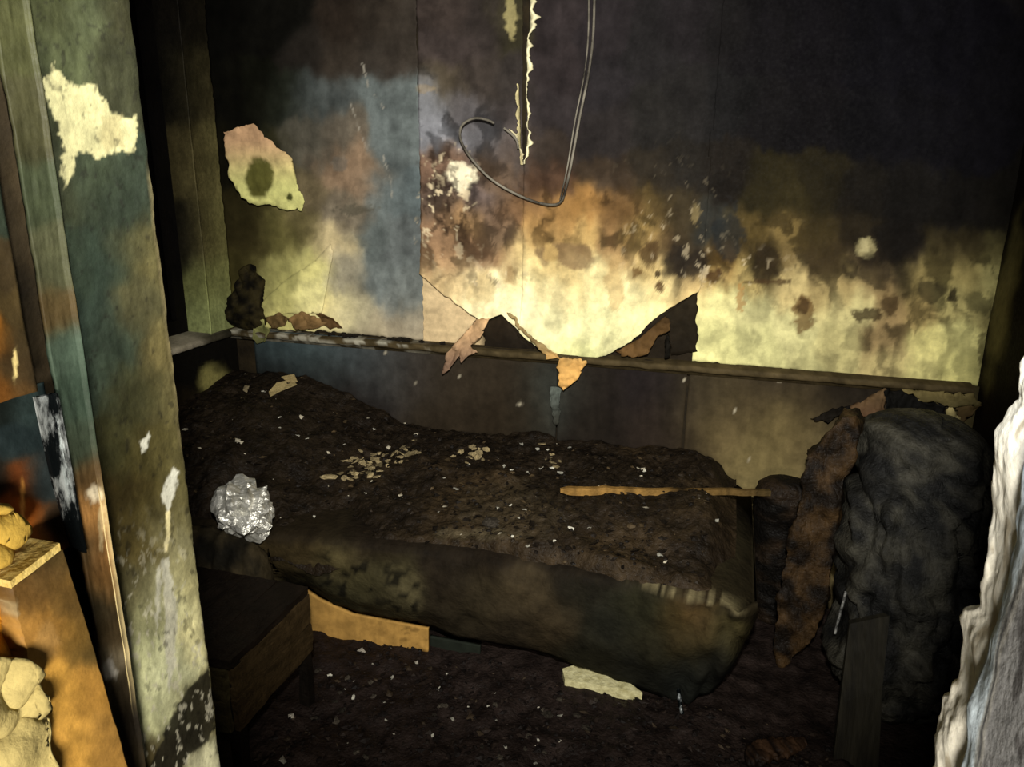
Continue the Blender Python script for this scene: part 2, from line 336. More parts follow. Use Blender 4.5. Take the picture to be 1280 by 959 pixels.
# back wall: substrate, wallpaper strips, wainscot panels, ledge
WB = box('wall_back', (XL-.15, YB, 0), (XR+.15, YB+.12, ZC), MSOOT2)
struct(WB, 'back wall with charred wallpaper, soot-black above and cream near the ledge', 'wall')
def sub_col(x, y):
    c = np.zeros(np.shape(x)+(3,))+lin((34, 28, 20))*(.5+fbm(x/20, y/20, 61)[..., None])
    m = (1-sstep(592, 612, x))*sstep(338, 352, y)
    k = lin((206, 182, 140))*(.75+.4*fbm(x/30, y/6, 63)[..., None])
    return c*(1-m[..., None])+k*m[..., None]
px, py = np.meshgrid(np.arange(518, 884, 3.), np.linspace(330, 470, 48), indexing='ij')
grid('plaster', on_y(px, py, YB-.002), MP, sub_col(px, py), WB, thick=0)
LED = [(300, 409), (345, 412), (780, 446), (1215, 481), (1290, 487)]
def strip(name, lo, hi, xl, xr, bottom, curl=0.0, off=.005, top=-70, rag=1.0, seed=0, nx=None, bx=None):
    """a strip of wallpaper: xl/xr give photo columns of its edges by photo row, bottom its torn lower edge"""
    ny = 190; nx = nx or max(int((poly(200, xr)-poly(200, xl))/2.2), 12)
    u = np.linspace(0, 1, nx)[:, None]; v = np.linspace(0, 1, ny)[None, :]
    xm = poly(300, xl)+(poly(300, xr)-poly(300, xl))*u
    yb = poly(xm, bottom)+(fbm(xm/7, xm*0, seed+5)-.5)*rag*6
    Y = top+(yb-top)*v
    a = np.interp(Y, *np.array(xl, float)[:, [1, 0]].T if False else (np.array(xl)[:, 0], np.array(xl)[:, 1]))
    b = np.interp(Y, np.array(xr)[:, 0], np.array(xr)[:, 1])
    a = a+(fbm(Y/6, Y*0+seed, seed)-.5)*rag*3; b = b+(fbm(Y/6, Y*0+seed+3, seed+1)-.5)*rag*3
    X = a+(b-a)*u
    d = (yb-Y)
    wv = (fbm(X/60, Y/60, seed+9)-.5)*.012+(fbm(X/16, Y/16, seed+19)-.5)*.003
    o = off+.008+wv+curl*np.exp(-np.maximum(d, 0)/28)*(.35+.65*fbm(X/40, Y*0, seed+33))
    P = on_y(X, Y, YB); dirn = np.array([0, -1, 0.])
    P = P+np.maximum(o, .003)[..., None]*dirn
    return grid(name, P, MP, wall_col(X, Y, lo, hi), WB, thick=.002, flip=True)
def P2(*a): return list(a)   # (row, column) pairs
def vline(xq, yq):           # photo column of a true vertical through a wall point, as (row, col) pairs
    p = on_y(np.array(float(xq)), np.array(float(yq)), YB)
    z = np.linspace(p[2]-1.2, p[2]+1.5, 40)[::-1]
    X, Y = proj(np.stack([z*0+p[0], z*0+YB, z], -1)); return list(zip(Y, X))
vA = vline(285, 300); vB = vline(529, 300); vC = vline(656, 205); vD = vline(871, 370); vE = vline(1242, 420)
def shift(l, f): return [(y, x+f(y)) for y, x in l]
slit = lambda y: float(np.interp(y, [-80, 0, 60, 120, 170, 204, 210], [5, 4.5, 3.5, 3, 2.5, 1.5, 0]))
strip('wallpaper_strip', 0, 527, vA, shift(vB, lambda y: -1), [(280, 405), (300, 407), (345, 411), (440, 416), (530, 424)], 0.0, .002, seed=1)
strip('wallpaper_strip', 527, 2000, shift(vB, lambda y: 0), shift(vC, lambda y: -slit(y)), [(520, 330), (532, 343), (548, 357), (578, 380), (606, 398), (632, 391), (660, 416)], .05, .006, seed=2, rag=.7)
strip('wallpaper_strip', 527, 2000, shift(vC, lambda y: slit(y)), shift(vD, lambda y: 5 if y < 358 else 0), [(640, 396), (656, 413), (690, 441), (730, 445), (768, 441), (800, 424), (834, 393), (880, 362)], .045, .006, seed=3, rag=.7)
strip('wallpaper_strip', 527, 2000, shift(vD, lambda y: .5), vE, [(860, 449), (1215, 477), (1280, 484)], 0.0, .003, seed=4, rag=.5)
# slit: dark gap with pale torn lips
def ribbon(name, pts, wpx, side, curl, col, parent, seed, ybase=YB-.014):
    ys = np.linspace(pts[0][1], pts[-1][1], 240); xs = np.interp(ys, [p[1] for p in pts], [p[0] for p in pts])
    wd = np.interp(ys, [p[1] for p in pts], wpx)*np.clip(3.6*fbm(ys/12, ys*0, seed, 5)-.9, .1, 2.2)
    u = np.linspace(0, 1, 6)[:, None]
    X = xs+side*wd*u+(fbm(ys/31, ys*0+5, seed+2, 5)-.5)*6; Y = ys+0*u
    P = on_y(X, Y, ybase)+(np.sin(u*2.4)*curl)[..., None]*np.array([0, -1., 0])
    n = fbm(X/5, Y/8, seed+4)
    cc = lin(col)*(.55+.8*n[..., None])
    return grid(name, P, MP, cc, parent, thick=.0015)
ribbon('torn_lip', [(662, -60), (663, 0), (659, 60), (657, 110), (659, 165), (657, 205)], [7, 8, 7, 4, 6, 3], 1, .02, (236, 228, 186), WB, 5)
ribbon('torn_lip', [(648, 105), (649, 130), (650, 170), (654, 206)], [1, 3, 4, 2], -1, .015, (196, 184, 138), WB, 8)
ribbon('torn_lip', [(636, 162), (645, 172), (650, 190), (655, 206)], [3, 4, 4, 3], 1, .02, (206, 196, 158), WB, 12)

def flap(name, pts, depth, cols, parent, base=YB-.02, thick=.002, mat_=None, plane_f=on_y, ax=1, sgn=-1, seed=0, n=1, crease=.03):
    """torn sheet: outline in photo points; depth = distance off the wall for each outline point"""
    bm = bmesh.new(); V = []
    for (x, y), d in zip(pts, depth):
        V.append(bm.verts.new(tuple(plane_f(np.array(float(x)), np.array(float(y)), base+sgn*d))))
    bm.faces.new(V); bmesh.ops.triangulate(bm, faces=bm.faces[:])
    for _ in range(4):
        es = [e for e in bm.edges if e.calc_length() > .012]
        if not es: break
        bmesh.ops.subdivide_edges(bm, edges=es, cuts=1); bmesh.ops.triangulate(bm, faces=bm.faces[:])
    A = np.array([v.co[:] for v in bm.verts])
    X, Y = proj(A)
    off = (fbm(X/14, Y/14, seed+1)-.5)*2*crease
    jit = (fbm(X/5, Y/5, seed+6)-.5)*.022
    for v, o, j in zip(bm.verts, off, jit):
        v.co[ax] += sgn*abs(o); v.co[2] += j if v.is_boundary else 0; v.co[0 if ax == 1 else 1] += j if v.is_boundary else 0
    me = bpy.data.meshes.new(name); bm.to_mesh(me); bm.free()
    setcol(me, cols(X, Y))
    o = link(name, me, mat_ or MP, parent, True)
    s = o.modifiers.new('s', 'SOLIDIFY'); s.thickness = thick
    return o
def two(c1, c2, y0, y1, seed=0, sc=8, horiz=False):
    def f(x, y):
        t = sstep(y0, y1, x if horiz else y)[..., None]
        return (lin(c1)*(1-t)+lin(c2)*t)*(.7+.6*fbm(x/sc, y/sc, seed)[..., None])
    return f
flap('flap_hole_sheet', [(597, 398), (612, 398), (603, 420), (588, 432), (600, 438), (584, 446), (576, 454), (574, 445), (562, 462), (553, 468), (560, 440), (573, 426)], [.02, .03, .05, .06, .07, .08, .08, .08, .08, .08, .07, .05],
     two((196, 160, 118), (120, 96, 78), 400, 460, 3, 7), WB, seed=1)
flap('flap_hole_sheet', [(633, 391), (638, 392), (664, 420), (700, 446), (735, 449), (722, 474), (704, 488), (700, 482), (699, 449), (684, 448), (668, 428), (650, 410)], [.03, .03, .05, .07, .07, .08, .08, .08, .07, .07, .05, .04],
     two((150, 128, 86), (206, 160, 92), 430, 458, 5, 9), WB, seed=2)
flap('flap_hole_sheet', [(768, 440), (798, 424), (833, 394), (838, 412), (822, 420), (810, 442), (790, 447)], [.01, .03, .05, .05, .045, .05, .04], two((70, 52, 30), (96, 72, 42), 400, 440, 6, 6), WB, seed=3)
flap('flap_hole_sheet', [(830, 394), (870, 366), (871, 440), (840, 443), (836, 425)], [.01, .01, .01, .012, .012], two((36, 30, 20), (28, 23, 16), 370, 440, 9, 6), WB, base=YB-.006, seed=4, crease=.004)  # flat sheet with the darkness of a hole painted in
flap('flap_hole_sheet', [(834, 418), (838, 420), (837, 446), (831, 448), (832, 430)], [.05, .05, .06, .06, .05], two((16, 14, 12), (20, 18, 14), 370, 440, 9, 6), WB, seed=5)
flap('flap_hole_sheet', [(605, 404), (634, 392), (642, 412), (668, 438), (640, 440), (606, 436)], [.0, .0, .0, .0, .01, .01], two((40, 32, 22), (26, 21, 15), 390, 440, 9, 6), WB, base=YB-.006, seed=6, crease=.006)  # dark sheet painted as the hole under the torn strip
# paper hanging across the corner: pale torn sheet with a scorched hole, the folded yellow piece, fold by the brown patch
def pink(x, y):
    c = two((196, 158, 120), (206, 204, 130), 170, 240, 8, 20)(x, y)
    c = blob(c, x, y, 325, 222, 18, 25, (88, 86, 42), 1, .12, .2, seed=2)
    return blob(c, x, y, 362, 246, 4, 5, (70, 72, 34), 1, .2, .3, seed=4)
flap('corner_flap', [(279, 166), (300, 158), (318, 153), (332, 170), (348, 186), (365, 197), (364, 204), (356, 206), (358, 222), (372, 232), (381, 252), (379, 262), (358, 263), (338, 256), (320, 256), (303, 246), (287, 222), (284, 198)],
     [.10, .09, .08, .07, .05, .03, .03, .04, .04, .03, .02, .02, .03, .04, .05, .07, .09, .10], pink, WB, seed=7, crease=.01)
flap('folded_paper', [(318, 398), (332, 372), (360, 348), (392, 328), (413, 305), (416, 318), (402, 340), (396, 360), (402, 392), (360, 392)], [.01, .02, .03, .03, .025, .02, .015, .01, .01, .01],
     lambda x, y: wall_col(x, y, 0, 527)*1.1, WB, seed=8, crease=.006)

# wainscot below the ledge
def wains(x, y):
    pts = [(350,430,46,56,58),(380,440,60,72,74),(430,450,58,66,68),(350,470,14,13,11),(400,475,26,26,24),(470,460,50,52,52),(520,470,44,40,36),(440,500,24,20,18),(560,480,40,34,26),(560,520,34,28,20),(620,470,38,32,24),(640,520,32,26,18),
           (690,500,40,42,38),(740,480,26,22,18),(740,540,24,20,16),(800,480,24,20,20),(820,540,30,24,20),(850,500,26,22,18),(850,560,34,28,20),(880,490,60,52,36),(890,540,88,76,50),(930,580,104,92,60),(940,500,70,60,40),(960,610,110,98,64),(980,540,96,84,54),
           (1020,500,52,44,30),(1030,560,96,84,56),(1090,500,40,34,26),(1140,500,26,22,20),(1220,510,60,54,34),(1060,480,24,20,16),(960,470,40,34,26),(1160,480,20,17,12)]
    c = shepard(x, y, pts, 34, warp=7, ws=40, seed=21)
    c = c*1.12*(.7+.6*fbm(x/9, y/40, 93)[..., None])*np.where(x < 860, 1.2, .95)[..., None]
    for a in [(482,441,2.5),(640,462,1.5),(650,505,3),(575,470,1.2),(855,475,1.5),(963,471,2),(975,474,2.5),(745,538,1.5),(918,513,1.3),(935,575,1.3),(520,478,1.2)]:
        c = blob(c, x, y, a[0], a[1], a[2], a[2]*.8, (170, 162, 140), .8, .4, .5, 4, seed=5)
    return c
YP = YB-.035
def panel(x0, x1, top, bot, seed):
    u = np.linspace(0, 1, int((x1-x0)/3))[:, None]; v = np.linspace(0, 1, 60)[None, :]
    l = vline(x0, 480); r = vline(x1, 480)
    xm = x0+(x1-x0)*u; y0 = poly(xm, LED)+top; y1 = bot+0*u
    Y = y0+(y1-y0)*v
    X = np.interp(Y, [p[0] for p in l], [p[1] for p in l])*(1-u)+np.interp(Y, [p[0] for p in r], [p[1] for p in r])*u
    P = on_y(X, Y, YP+(fbm(X/70, Y/70, seed)-.5)*0)
    P[..., 1] += (fbm(X/80, Y/60, seed)-.5)*.008; P[..., 2] = np.maximum(P[..., 2], .002)
    return grid('wainscot_panel', P, MP, wains(X, Y), WB, thick=.008, flip=True)
panel(322, 696, 2, 660, 3); panel(698, 858, 2, 700, 4); panel(861, 1262, 2, 780, 5)
# the blue-grey sliver hanging off the joint
flap('torn_sliver', [(688, 484), (700, 484), (701, 505), (699, 530), (692, 528), (690, 506)], [.02, .02, .02, .01, .01, .02], two((84, 90, 84), (48, 48, 42), 484, 530, 4, 6), WB, base=YP-.008, seed=9)
# ledge along the back wall
def ledge_col(x, y): return (lin((70, 60, 40))*(.3+1.2*fbm(x/9, y/4, 5)[..., None]))
def ledge(name, x0, x1, seed):
    n = 260; xs = np.linspace(x0, x1, n)
    prof = np.array([(YB-.001, ZL+.002), (YB-.06, ZL-.002), (YB-.066, ZL-.006), (YB-.066, ZL-.020), (YB-.060, ZL-.026), (YB-.046, ZL-.026), (YB-.042, ZL-.04), (YB-.038, ZL-.04)])
    P = np.zeros((n, len(prof), 3)); P[..., 0] = xs[:, None]; P[..., 1] = prof[:, 0]; P[..., 2] = prof[:, 1]
    nz = fbm(xs*18, xs*0, seed)-.5
    P[:, 1:6, 1] += (nz*.008)[:, None]; P[:, 1:6, 2] += ((fbm(xs*25, xs*0+4, seed+1)-.5)*.006)[:, None]
    X, Y = proj(P); c = ledge_col(X, Y)
    wl = sstep(.5, .62, fbm(X/14, Y/3, 44))*sstep(560, 500, X)
    c = c*(1-wl[..., None])+lin((150, 146, 130))*wl[..., None]
    return grid(name, P, MP, c)
T1 = ledge('trim_1', XL+.002, .80, 5); struct(T1, 'scorched dado ledge along the back wall under the wallpaper', 'ledge')

# left wall with a burnt-out window: pier by the corner, apron below the sill, lintel
YW = float(on_x(np.array(247.), np.array(250.), XL)[1])     # far side of the window opening
WLm = empty('wall_left', (XL, 1.6, 0)); struct(WLm, 'soot-black left wall around a burnt-out window', 'wall')
def wl_part(name, lo, hi, m=MSOOT):
    o = box(name, np.array(lo)-np.array((XL, 1.6, 0)), np.array(hi)-np.array((XL, 1.6, 0)), m, WLm); return o
wl_part('apron', (XL-.2, .55, 0), (XL, YB, ZL-.03))
wl_part('lintel', (XL-.2, .55, 2.2), (XL, YB, ZC))
wl_part('pier', (XL-.2, .55, ZL-.03), (XL, 1.05, 2.2))
def pier_col(x, y):
    pts = [(232,20,14,12,9),(250,20,34,30,20),(240,100,40,36,22),(258,100,64,58,36),(248,200,50,44,26),(268,200,100,94,58),(254,300,56,50,30),(277,300,104,100,60),(262,350,80,82,48),(284,350,128,128,78),(266,395,110,116,74),(288,395,120,124,80),(225,300,10,9,7),(225,100,9,8,6)]
    return shepard(x, y, pts, 26, warp=5, ws=30, seed=51)*1.5*(.6+.8*fbm(x/7, y/20, 53)[..., None])
zz, tt = np.meshgrid(np.linspace(ZL, 2.2, 150), np.linspace(0, 1, 40), indexing='ij')
P = np.stack([XL-.001-.14*tt+.006*(fbm(zz*12, tt*3, 5)-.5)*(1-tt)+.001, YW+0*tt, zz], -1); X, Y = proj(P)
grid('reveal', P-np.array((XL, 1.6, 0)), MJ, pier_col(X, Y), WLm)
P = np.stack([XL+.004*(fbm(zz*9, tt*5, 8)-.5), YW+(YB-YW)*tt, zz], -1); X, Y = proj(P)
grid('corner_pier', P-np.array((XL, 1.6, 0)), MJ, pier_col(X, Y), WLm, flip=True)
P = np.stack([XL+.012+.006*(fbm(zz*20, tt*2, 9)-.5)-.02*tt, YW-.012+.03*tt, zz], -1); X, Y = proj(P)
grid('corner_bead', P-np.array((XL, 1.6, 0)), MJ, pier_col(X-4, Y)*1.25, WLm, thick=.006)
W1 = empty('window_1', (XL-.14, 1.7, ZL)); struct(W1, 'burnt-out window with soot-blackened panes in the left wall', 'window')
def wp(name, lo, hi, m, par=None):
    o0 = np.array((XL-.14, 1.7, ZL)); return box(name, np.array(lo)-o0, np.array(hi)-o0, m, par or W1)
wp('window_frame', (XL-.16, YW-.06, ZL), (XL-.11, YW, 2.2), MSOOT); wp('window_frame', (XL-.16, 1.05, ZL), (XL-.11, 1.11, 2.2), MSOOT)
MUL = wp('mullion', (XL-.16, 1.70, ZL), (XL-.11, 1.77, 2.2), MSOOT); wp('window_frame', (XL-.16, 1.11, ZL), (XL-.11, YW-.06, ZL+.06), MSOOT)
wp('window_frame', (XL-.16, 1.11, 2.14), (XL-.11, YW-.06, 2.2), MSOOT)
wp('pane', (XL-.14, 1.11, ZL+.06), (XL-.134, 1.70, 2.14), MGLASS, MUL); wp('pane', (XL-.14, 1.77, ZL+.06), (XL-.134, YW-.06, 2.14), MGLASS, MUL)
# sill running into the ledge, coloured darker towards the corner
yy = np.linspace(1.0, YB-.07, 160); prof = np.array([(-.13, .004), (.025, 0), (.032, -.006), (.032, -.022), (.026, -.028), (.001, -.028)])
P = np.zeros((160, 6, 3)); P[..., 1] = yy[:, None]; P[..., 0] = XL+prof[:, 0]; P[..., 2] = ZL+prof[:, 1]
P[:, 1:5, 0] += ((fbm(yy*20, yy*0, 3)-.5)*.01)[:, None]
X, Y = proj(P); c = shepard(X, Y, [(205,437,214,204,180),(240,428,150,142,124),(270,418,60,56,44),(300,411,30,28,20),(330,405,40,36,24)], 16, warp=3, ws=20, seed=6)
T2 = grid('trim_2', P, MJ, c, flip=True); struct(T2, 'narrow pale window sill darker towards the corner', 'ledge')
# apron face with a pale worn patch
px, pz = np.meshgrid(np.linspace(1.4, YB, 120), np.linspace(.3, ZL-.03, 50), indexing='ij')
P = np.stack([XL+.004+0*px, px, pz], -1); X, Y = proj(P)
c = np.zeros(X.shape+(3,))+lin((16, 14, 10)); c = blob(c, X, Y, 268, 478, 17, 20, (150, 142, 84), .9, .5, .4, seed=4); c = blob(c, X, Y, 235, 505, 26, 20, (40, 33, 20), .8, .5, .4, seed=8)
grid('apron_face', P-np.array((XL, 1.6, 0)), MJ, c, WLm, flip=True)

# right wall
struct(box('wall_right', (XR, .62, 0), (XR+.12, YB, ZC), MSOOT), 'soot-black right wall of the burnt room', 'wall')
zz, tt = np.meshgrid(np.linspace(.2, 2.3, 120), np.linspace(0, 1, 60), indexing='ij')
P = np.stack([XR-.003+.01*(fbm(zz*4, tt*3, 18)-.5)-.005, YB-.005-.9*tt, zz], -1)
c = np.zeros(P.shape)+lin((22, 17, 12))*(.4+1.2*fbm(zz*7, tt*8, 19)[..., None])
c = blob(c, tt*100, zz*100, 10, 118, 9, 22, (120, 112, 70), .7, .5, .5, 9, seed=4)
grid('charred_paper', P, MP, c, bpy.data.objects['wall_right'])

# ------------------------------------------------------------------ doorway: front wall, jambs, broken door frame at the left
WF = empty('wall_front', (0, .5, 0)); struct(WF, 'wall around the doorway, greenish sooty paint and bare plaster at the jambs', 'wall')
XJ, YF, YN = -.50, float(on_x(np.array(221.), np.array(480.), -.5)[1]), .462
def wf_box(name, lo, hi, m): return box(name, np.array(lo)-np.array((0, .5, 0)), np.array(hi)-np.array((0, .5, 0)), m, WF)
wf_box('masonry', (-2.3, YN-.04, 0), (XJ-.006, YF-.006, ZC), MSOOT2)
def jamb_col(x, y):
    pts = [(60,20,58,62,44),(110,20,64,70,54),(150,20,44,44,32),(90,60,66,72,54),(60,140,44,48,36),(150,70,50,52,40),(110,230,50,58,48),(150,250,40,48,42),(70,240,52,56,44),(85,330,48,58,50),(130,330,42,54,50),(165,320,60,60,44),
           (190,320,92,86,58),(175,380,70,68,50),(110,400,48,60,56),(150,430,48,58,52),(205,430,96,88,60),(120,480,54,66,60),(170,490,58,58,40),(215,500,92,86,60),(140,560,60,60,40),(190,570,78,72,44),(225,570,104,98,68),
           (150,620,62,54,32),(190,640,84,76,46),(230,640,120,114,82),(150,680,70,62,38),(180,680,86,78,50),(210,670,150,148,124),(165,740,64,60,44),(180,770,110,112,92),(205,740,160,162,140),(235,720,150,146,116),(180,830,136,140,118),(210,830,176,182,164),
           (245,800,170,168,140),(190,890,140,144,122),(215,880,170,176,158),(240,880,60,56,40),(200,950,60,54,38),(230,930,40,38,30),(258,955,190,192,176),(265,880,120,116,90)]
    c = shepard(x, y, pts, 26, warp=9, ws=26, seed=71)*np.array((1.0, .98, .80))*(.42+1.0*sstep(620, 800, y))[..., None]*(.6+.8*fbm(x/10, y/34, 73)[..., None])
    def patch(c, P, colr, k=1., rag=5, seed=0, soft=1.6):
        # ragged polygon patch: signed distance by ray crossing with noisy coordinates
        xx = x+(fbm(x/7, y/7, seed)-.5)*2*rag; y2 = y+(fbm(x/7+9, y/7, seed+1)-.5)*2*rag
        ins = np.zeros(x.shape, bool); n = len(P); dm = np.full(x.shape, 1e9)
        for i in range(n):
            (x0, y0), (x1, y1) = P[i], P[(i+1) % n]
            cnd = ((y0 > y2) != (y1 > y2)); ins ^= cnd & (xx < (x1-x0)*(y2-y0)/((y1-y0) if y1 != y0 else 1e-9)+x0)
            t = np.clip(((xx-x0)*(x1-x0)+(y2-y0)*(y1-y0))/((x1-x0)**2+(y1-y0)**2), 0, 1)
            dm = np.minimum(dm, np.hypot(xx-x0-t*(x1-x0), y2-y0-t*(y1-y0)))
        sd = np.where(ins, dm, -dm); m = sstep(-soft, soft, sd)[..., None]*k
        return c*(1-m)+lin(colr)*m
    c = patch(c, [(52, 105), (68, 82), (84, 100), (92, 108), (118, 104), (128, 122), (138, 140), (150, 146), (170, 146), (170, 188), (140, 190), (122, 198), (110, 186), (100, 190), (92, 212), (80, 234), (76, 215), (80, 190), (72, 150), (60, 128)], (120, 117, 86), 1, 7, 3)
    c = patch(c, [(128, 146), (152, 144), (154, 184), (130, 190), (122, 168)], (104, 97, 68), .7, 6, 9, 4)
    for P in [[(203, 700), (211, 696), (216, 730), (222, 770), (219, 830), (211, 868), (208, 820), (206, 760)], [(196, 712), (202, 706), (200, 760), (196, 790), (194, 770)], [(200, 622), (216, 586), (224, 592), (212, 640)], [(176, 552), (188, 542), (184, 560), (176, 566)]]:
        c = patch(c, P, (186, 186, 172), .8, 4, 13, 1.6)
    c = patch(c, [(188, 960), (212, 900), (235, 860), (262, 836), (272, 900), (262, 925), (235, 945), (226, 970)], (30, 28, 22), .93, 5, 17, 2)
    for P in [[(38, 200), (42, 205), (62, 290), (80, 382), (76, 384), (58, 300)], [(206, 690), (208, 640), (213, 640), (211, 690)]]:
        c = patch(c, P, (206, 196, 150), .8, 2.5, 23, 1)
    m = sstep(.64, .70, fbm(x/6+fbm(x/9, y/9, 84)*2, y/13, 83, 4))*sstep(620, 800, y)*.7
    c = c*(1-m[..., None])+lin((176, 174, 156))*m[..., None]
    m = sstep(.68, .75, fbm(x/8, y/11, 88, 4))*.5
    return c*(1-m[..., None])+lin((16, 15, 12))*m[..., None]
zz, tt = np.meshgrid(np.linspace(.75, 1.95, 560), np.linspace(0, 1, 90), indexing='ij')
rag = (fbm(zz*45, zz*0, 3)-.5)*.012+(fbm(zz*12, zz*0, 6)-.5)*.006
r0 = .022    # rounded, crumbling arris into the room
Yc = YN+(YF+rag*sstep(.8, 1, tt)-YN)*np.clip(tt/.86, 0, 1)
Xc = np.full(zz.shape, XJ)+(fbm(zz*30, tt*6, 7)-.5)*.003
k = np.clip((tt-.78)/.22, 0, 1)
Xc = Xc-.018*k**2.2+(fbm(zz*90, tt*14, 9)-.5)*.006*k
P = np.stack([Xc, Yc, zz], -1); X, Y = proj(P); c = jamb_col(X, Y)
arr = np.clip((tt-.80)/.08, 0, 1)*sstep(190, 240, Y)*(1-sstep(520, 640, Y)); ca = lin((112, 102, 72))*(.5+.9*fbm(zz*120, tt*14, 21)[..., None])
c = c*(1-arr[..., None]*.75)+ca*arr[..., None]*.75
grid('plaster_jamb', P-np.array((0, .5, 0)), MJ, c, WF, thick=.004)

# right jamb: bare white plaster edge, pale blue paint, grey paint
XJ2 = .186
wf_box('masonry', (XJ2+.03, YN-.1, 0), (XR+.3, .60, ZC), MSOOT2)
zz, tt = np.meshgrid(np.linspace(.7, 2.0, 420), np.linspace(0, 1, 110), indexing='ij')
rg = (fbm(zz*26, zz*0, 33)-.5)*.055+(fbm(zz*80, zz*0, 36)-.5)*.016
Yc = .56+rg*(1-sstep(0, .35, tt))-.24*tt
Xc = XJ2+(fbm(zz*18, tt*7, 34)-.5)*.016*(1-sstep(.3, .5, tt))+.03*(1-sstep(0, .10, tt))**2
Xc = Xc-.006*sstep(.30, .33, tt)
P = np.stack([Xc, Yc, zz], -1); X, Y = proj(P)
s = tt+(fbm(zz*14, tt*5, 35)-.5)*.10
c = np.zeros(P.shape)+lin((248, 246, 234))
def band(c, a, b, col, k=1.):
    m = (sstep(a-.015, a+.015, s)*(1-sstep(b-.015, b+.015, s))*k)[..., None]; return c*(1-m)+lin(col)*m
c = band(c, .30, .43, (196, 212, 226)); c = band(c, .43, .455, (52, 56, 66)); c = band(c, .455, 2, (150, 152, 156))
m = sstep(.55, .66, fbm(zz*22, tt*9, 39))*sstep(.45, .5, s); c = c*(1-m[..., None]*.8)+lin((78, 76, 78))*m[..., None]*.8
m = sstep(.62, .72, fbm(zz*30, tt*14, 49))*(1-sstep(.28, .32, s)); c = c*(1-m[..., None]*.6)+lin((150, 132, 92))*m[..., None]*.6
grid('plaster_jamb', P-np.array((0, .5, 0)), MJ, c, WF, flip=True)
P = np.stack([np.linspace(0, 1, 20)[None, :]*(XR-XJ2)+XJ2+.028+0*zz[:, :20], .56+rg[:, :20]+.0*tt[:, :20], zz[:, :20]], -1)
grid('inner_plaster', P-np.array((0, .5, 0)), MJ, np.zeros(P.shape)+lin((40, 34, 24)), WF)

# broken door frame and lock side at the left
D1 = empty('door_1', (-.49, .42, 0)); struct(D1, 'broken door frame with exposed chipboard, lock plate and yellow filling', 'door')
o0 = np.array((-.49, .42, 0))
def dgrid(name, P, m, c, **k): return grid(name, P-o0, m, c, D1, **k)
YC = float(on_x(np.array(73.), np.array(497.), XJ+.012)[1])
def frame_col(x, y):
    pts = [(20,40,50,52,34),(30,150,46,46,32),(20,250,44,50,38),(45,330,58,60,46),(50,400,62,52,34),(70,450,58,72,66),(85,500,50,64,58),(90,560,54,64,56),(115,600,76,60,40),(112,640,156,116,72),(120,690,150,108,66),(135,730,110,82,50),(105,690,40,40,32),
           (115,760,48,44,34),(140,790,60,50,36),(135,830,120,112,100),(150,860,44,38,30),(160,920,30,26,22),(170,950,50,44,34)]
    c = shepard(x, y, pts, 22, warp=6, ws=22, seed=91)*np.array((.76, .74, .62))
    c = blob(c, x, y, 118, 618, 9, 9, (206, 196, 170), .8, .4, .7, 7, seed=5); c = blob(c, x, y, 127, 650, 4, 30, (196, 180, 140), .6, .4, .7, 7, seed=8)
    return blob(c, x, y, 137, 838, 8, 12, (180, 178, 172), .7, .4, .7, 7, seed=9)
zz, tt = np.meshgrid(np.linspace(.75, 1.95, 420), np.linspace(0, 1, 36), indexing='ij')
Xc = XJ+.012+(fbm(zz*25, tt*4, 12)-.5)*.003-.012*sstep(.86, 1, tt)+.004*np.exp(-((tt-.84)/.04)**2)
P = np.stack([Xc, YC+(YN+.001-YC)*tt, zz], -1); X, Y = proj(P); c = frame_col(X, Y)
ed = np.exp(-((tt-.86)/.05)**2)*sstep(590, 640, Y)*(1-sstep(820, 900, Y))*.8
c = c*(1-ed[..., None])+lin((206, 190, 140))*ed[..., None]
dgrid('frame_post', P, MJ, c, thick=.004)
# board above the lock gap
def zof(x, y, X_): return float(on_x(np.array(float(x)), np.array(float(y)), X_)[2])
def upper_col(x, y):
    pts = [(10,40,60,62,40),(40,60,56,60,42),(10,160,44,46,32),(20,260,40,48,38),(10,340,58,48,30),(30,380,70,58,34),(-6,430,150,96,34),(10,440,66,52,32),(26,430,62,52,32),(22,470,70,56,34),(40,440,62,50,32),(45,475,50,42,28),(2,492,130,84,36),(25,492,90,66,36)]
    c = shepard(x, y, pts, 14, warp=6, ws=20, seed=95)*.7
    c = blob(c, x, y, 19, 455, 2.5, 20, (226, 206, 140), .9, .3, .3, 9, seed=2)
    return blob(c, x, y, 36, 130, 8, 26, (22, 22, 16), .8, .5, .4, 9, seed=6)
zz, tt = np.meshgrid(np.linspace(zof(40, 490, -.48), 1.95, 300), np.linspace(0, 1, 40), indexing='ij')
YU = float(on_x(np.array(46.), np.array(487.), -.478)[1])
P = np.stack([-.478+(fbm(zz*20, tt*4, 14)-.5)*.004, .33+(YU-.33)*tt, zz], -1); X, Y = proj(P)
dgrid('frame_board', P, MJ, upper_col(X, Y), thick=.02)
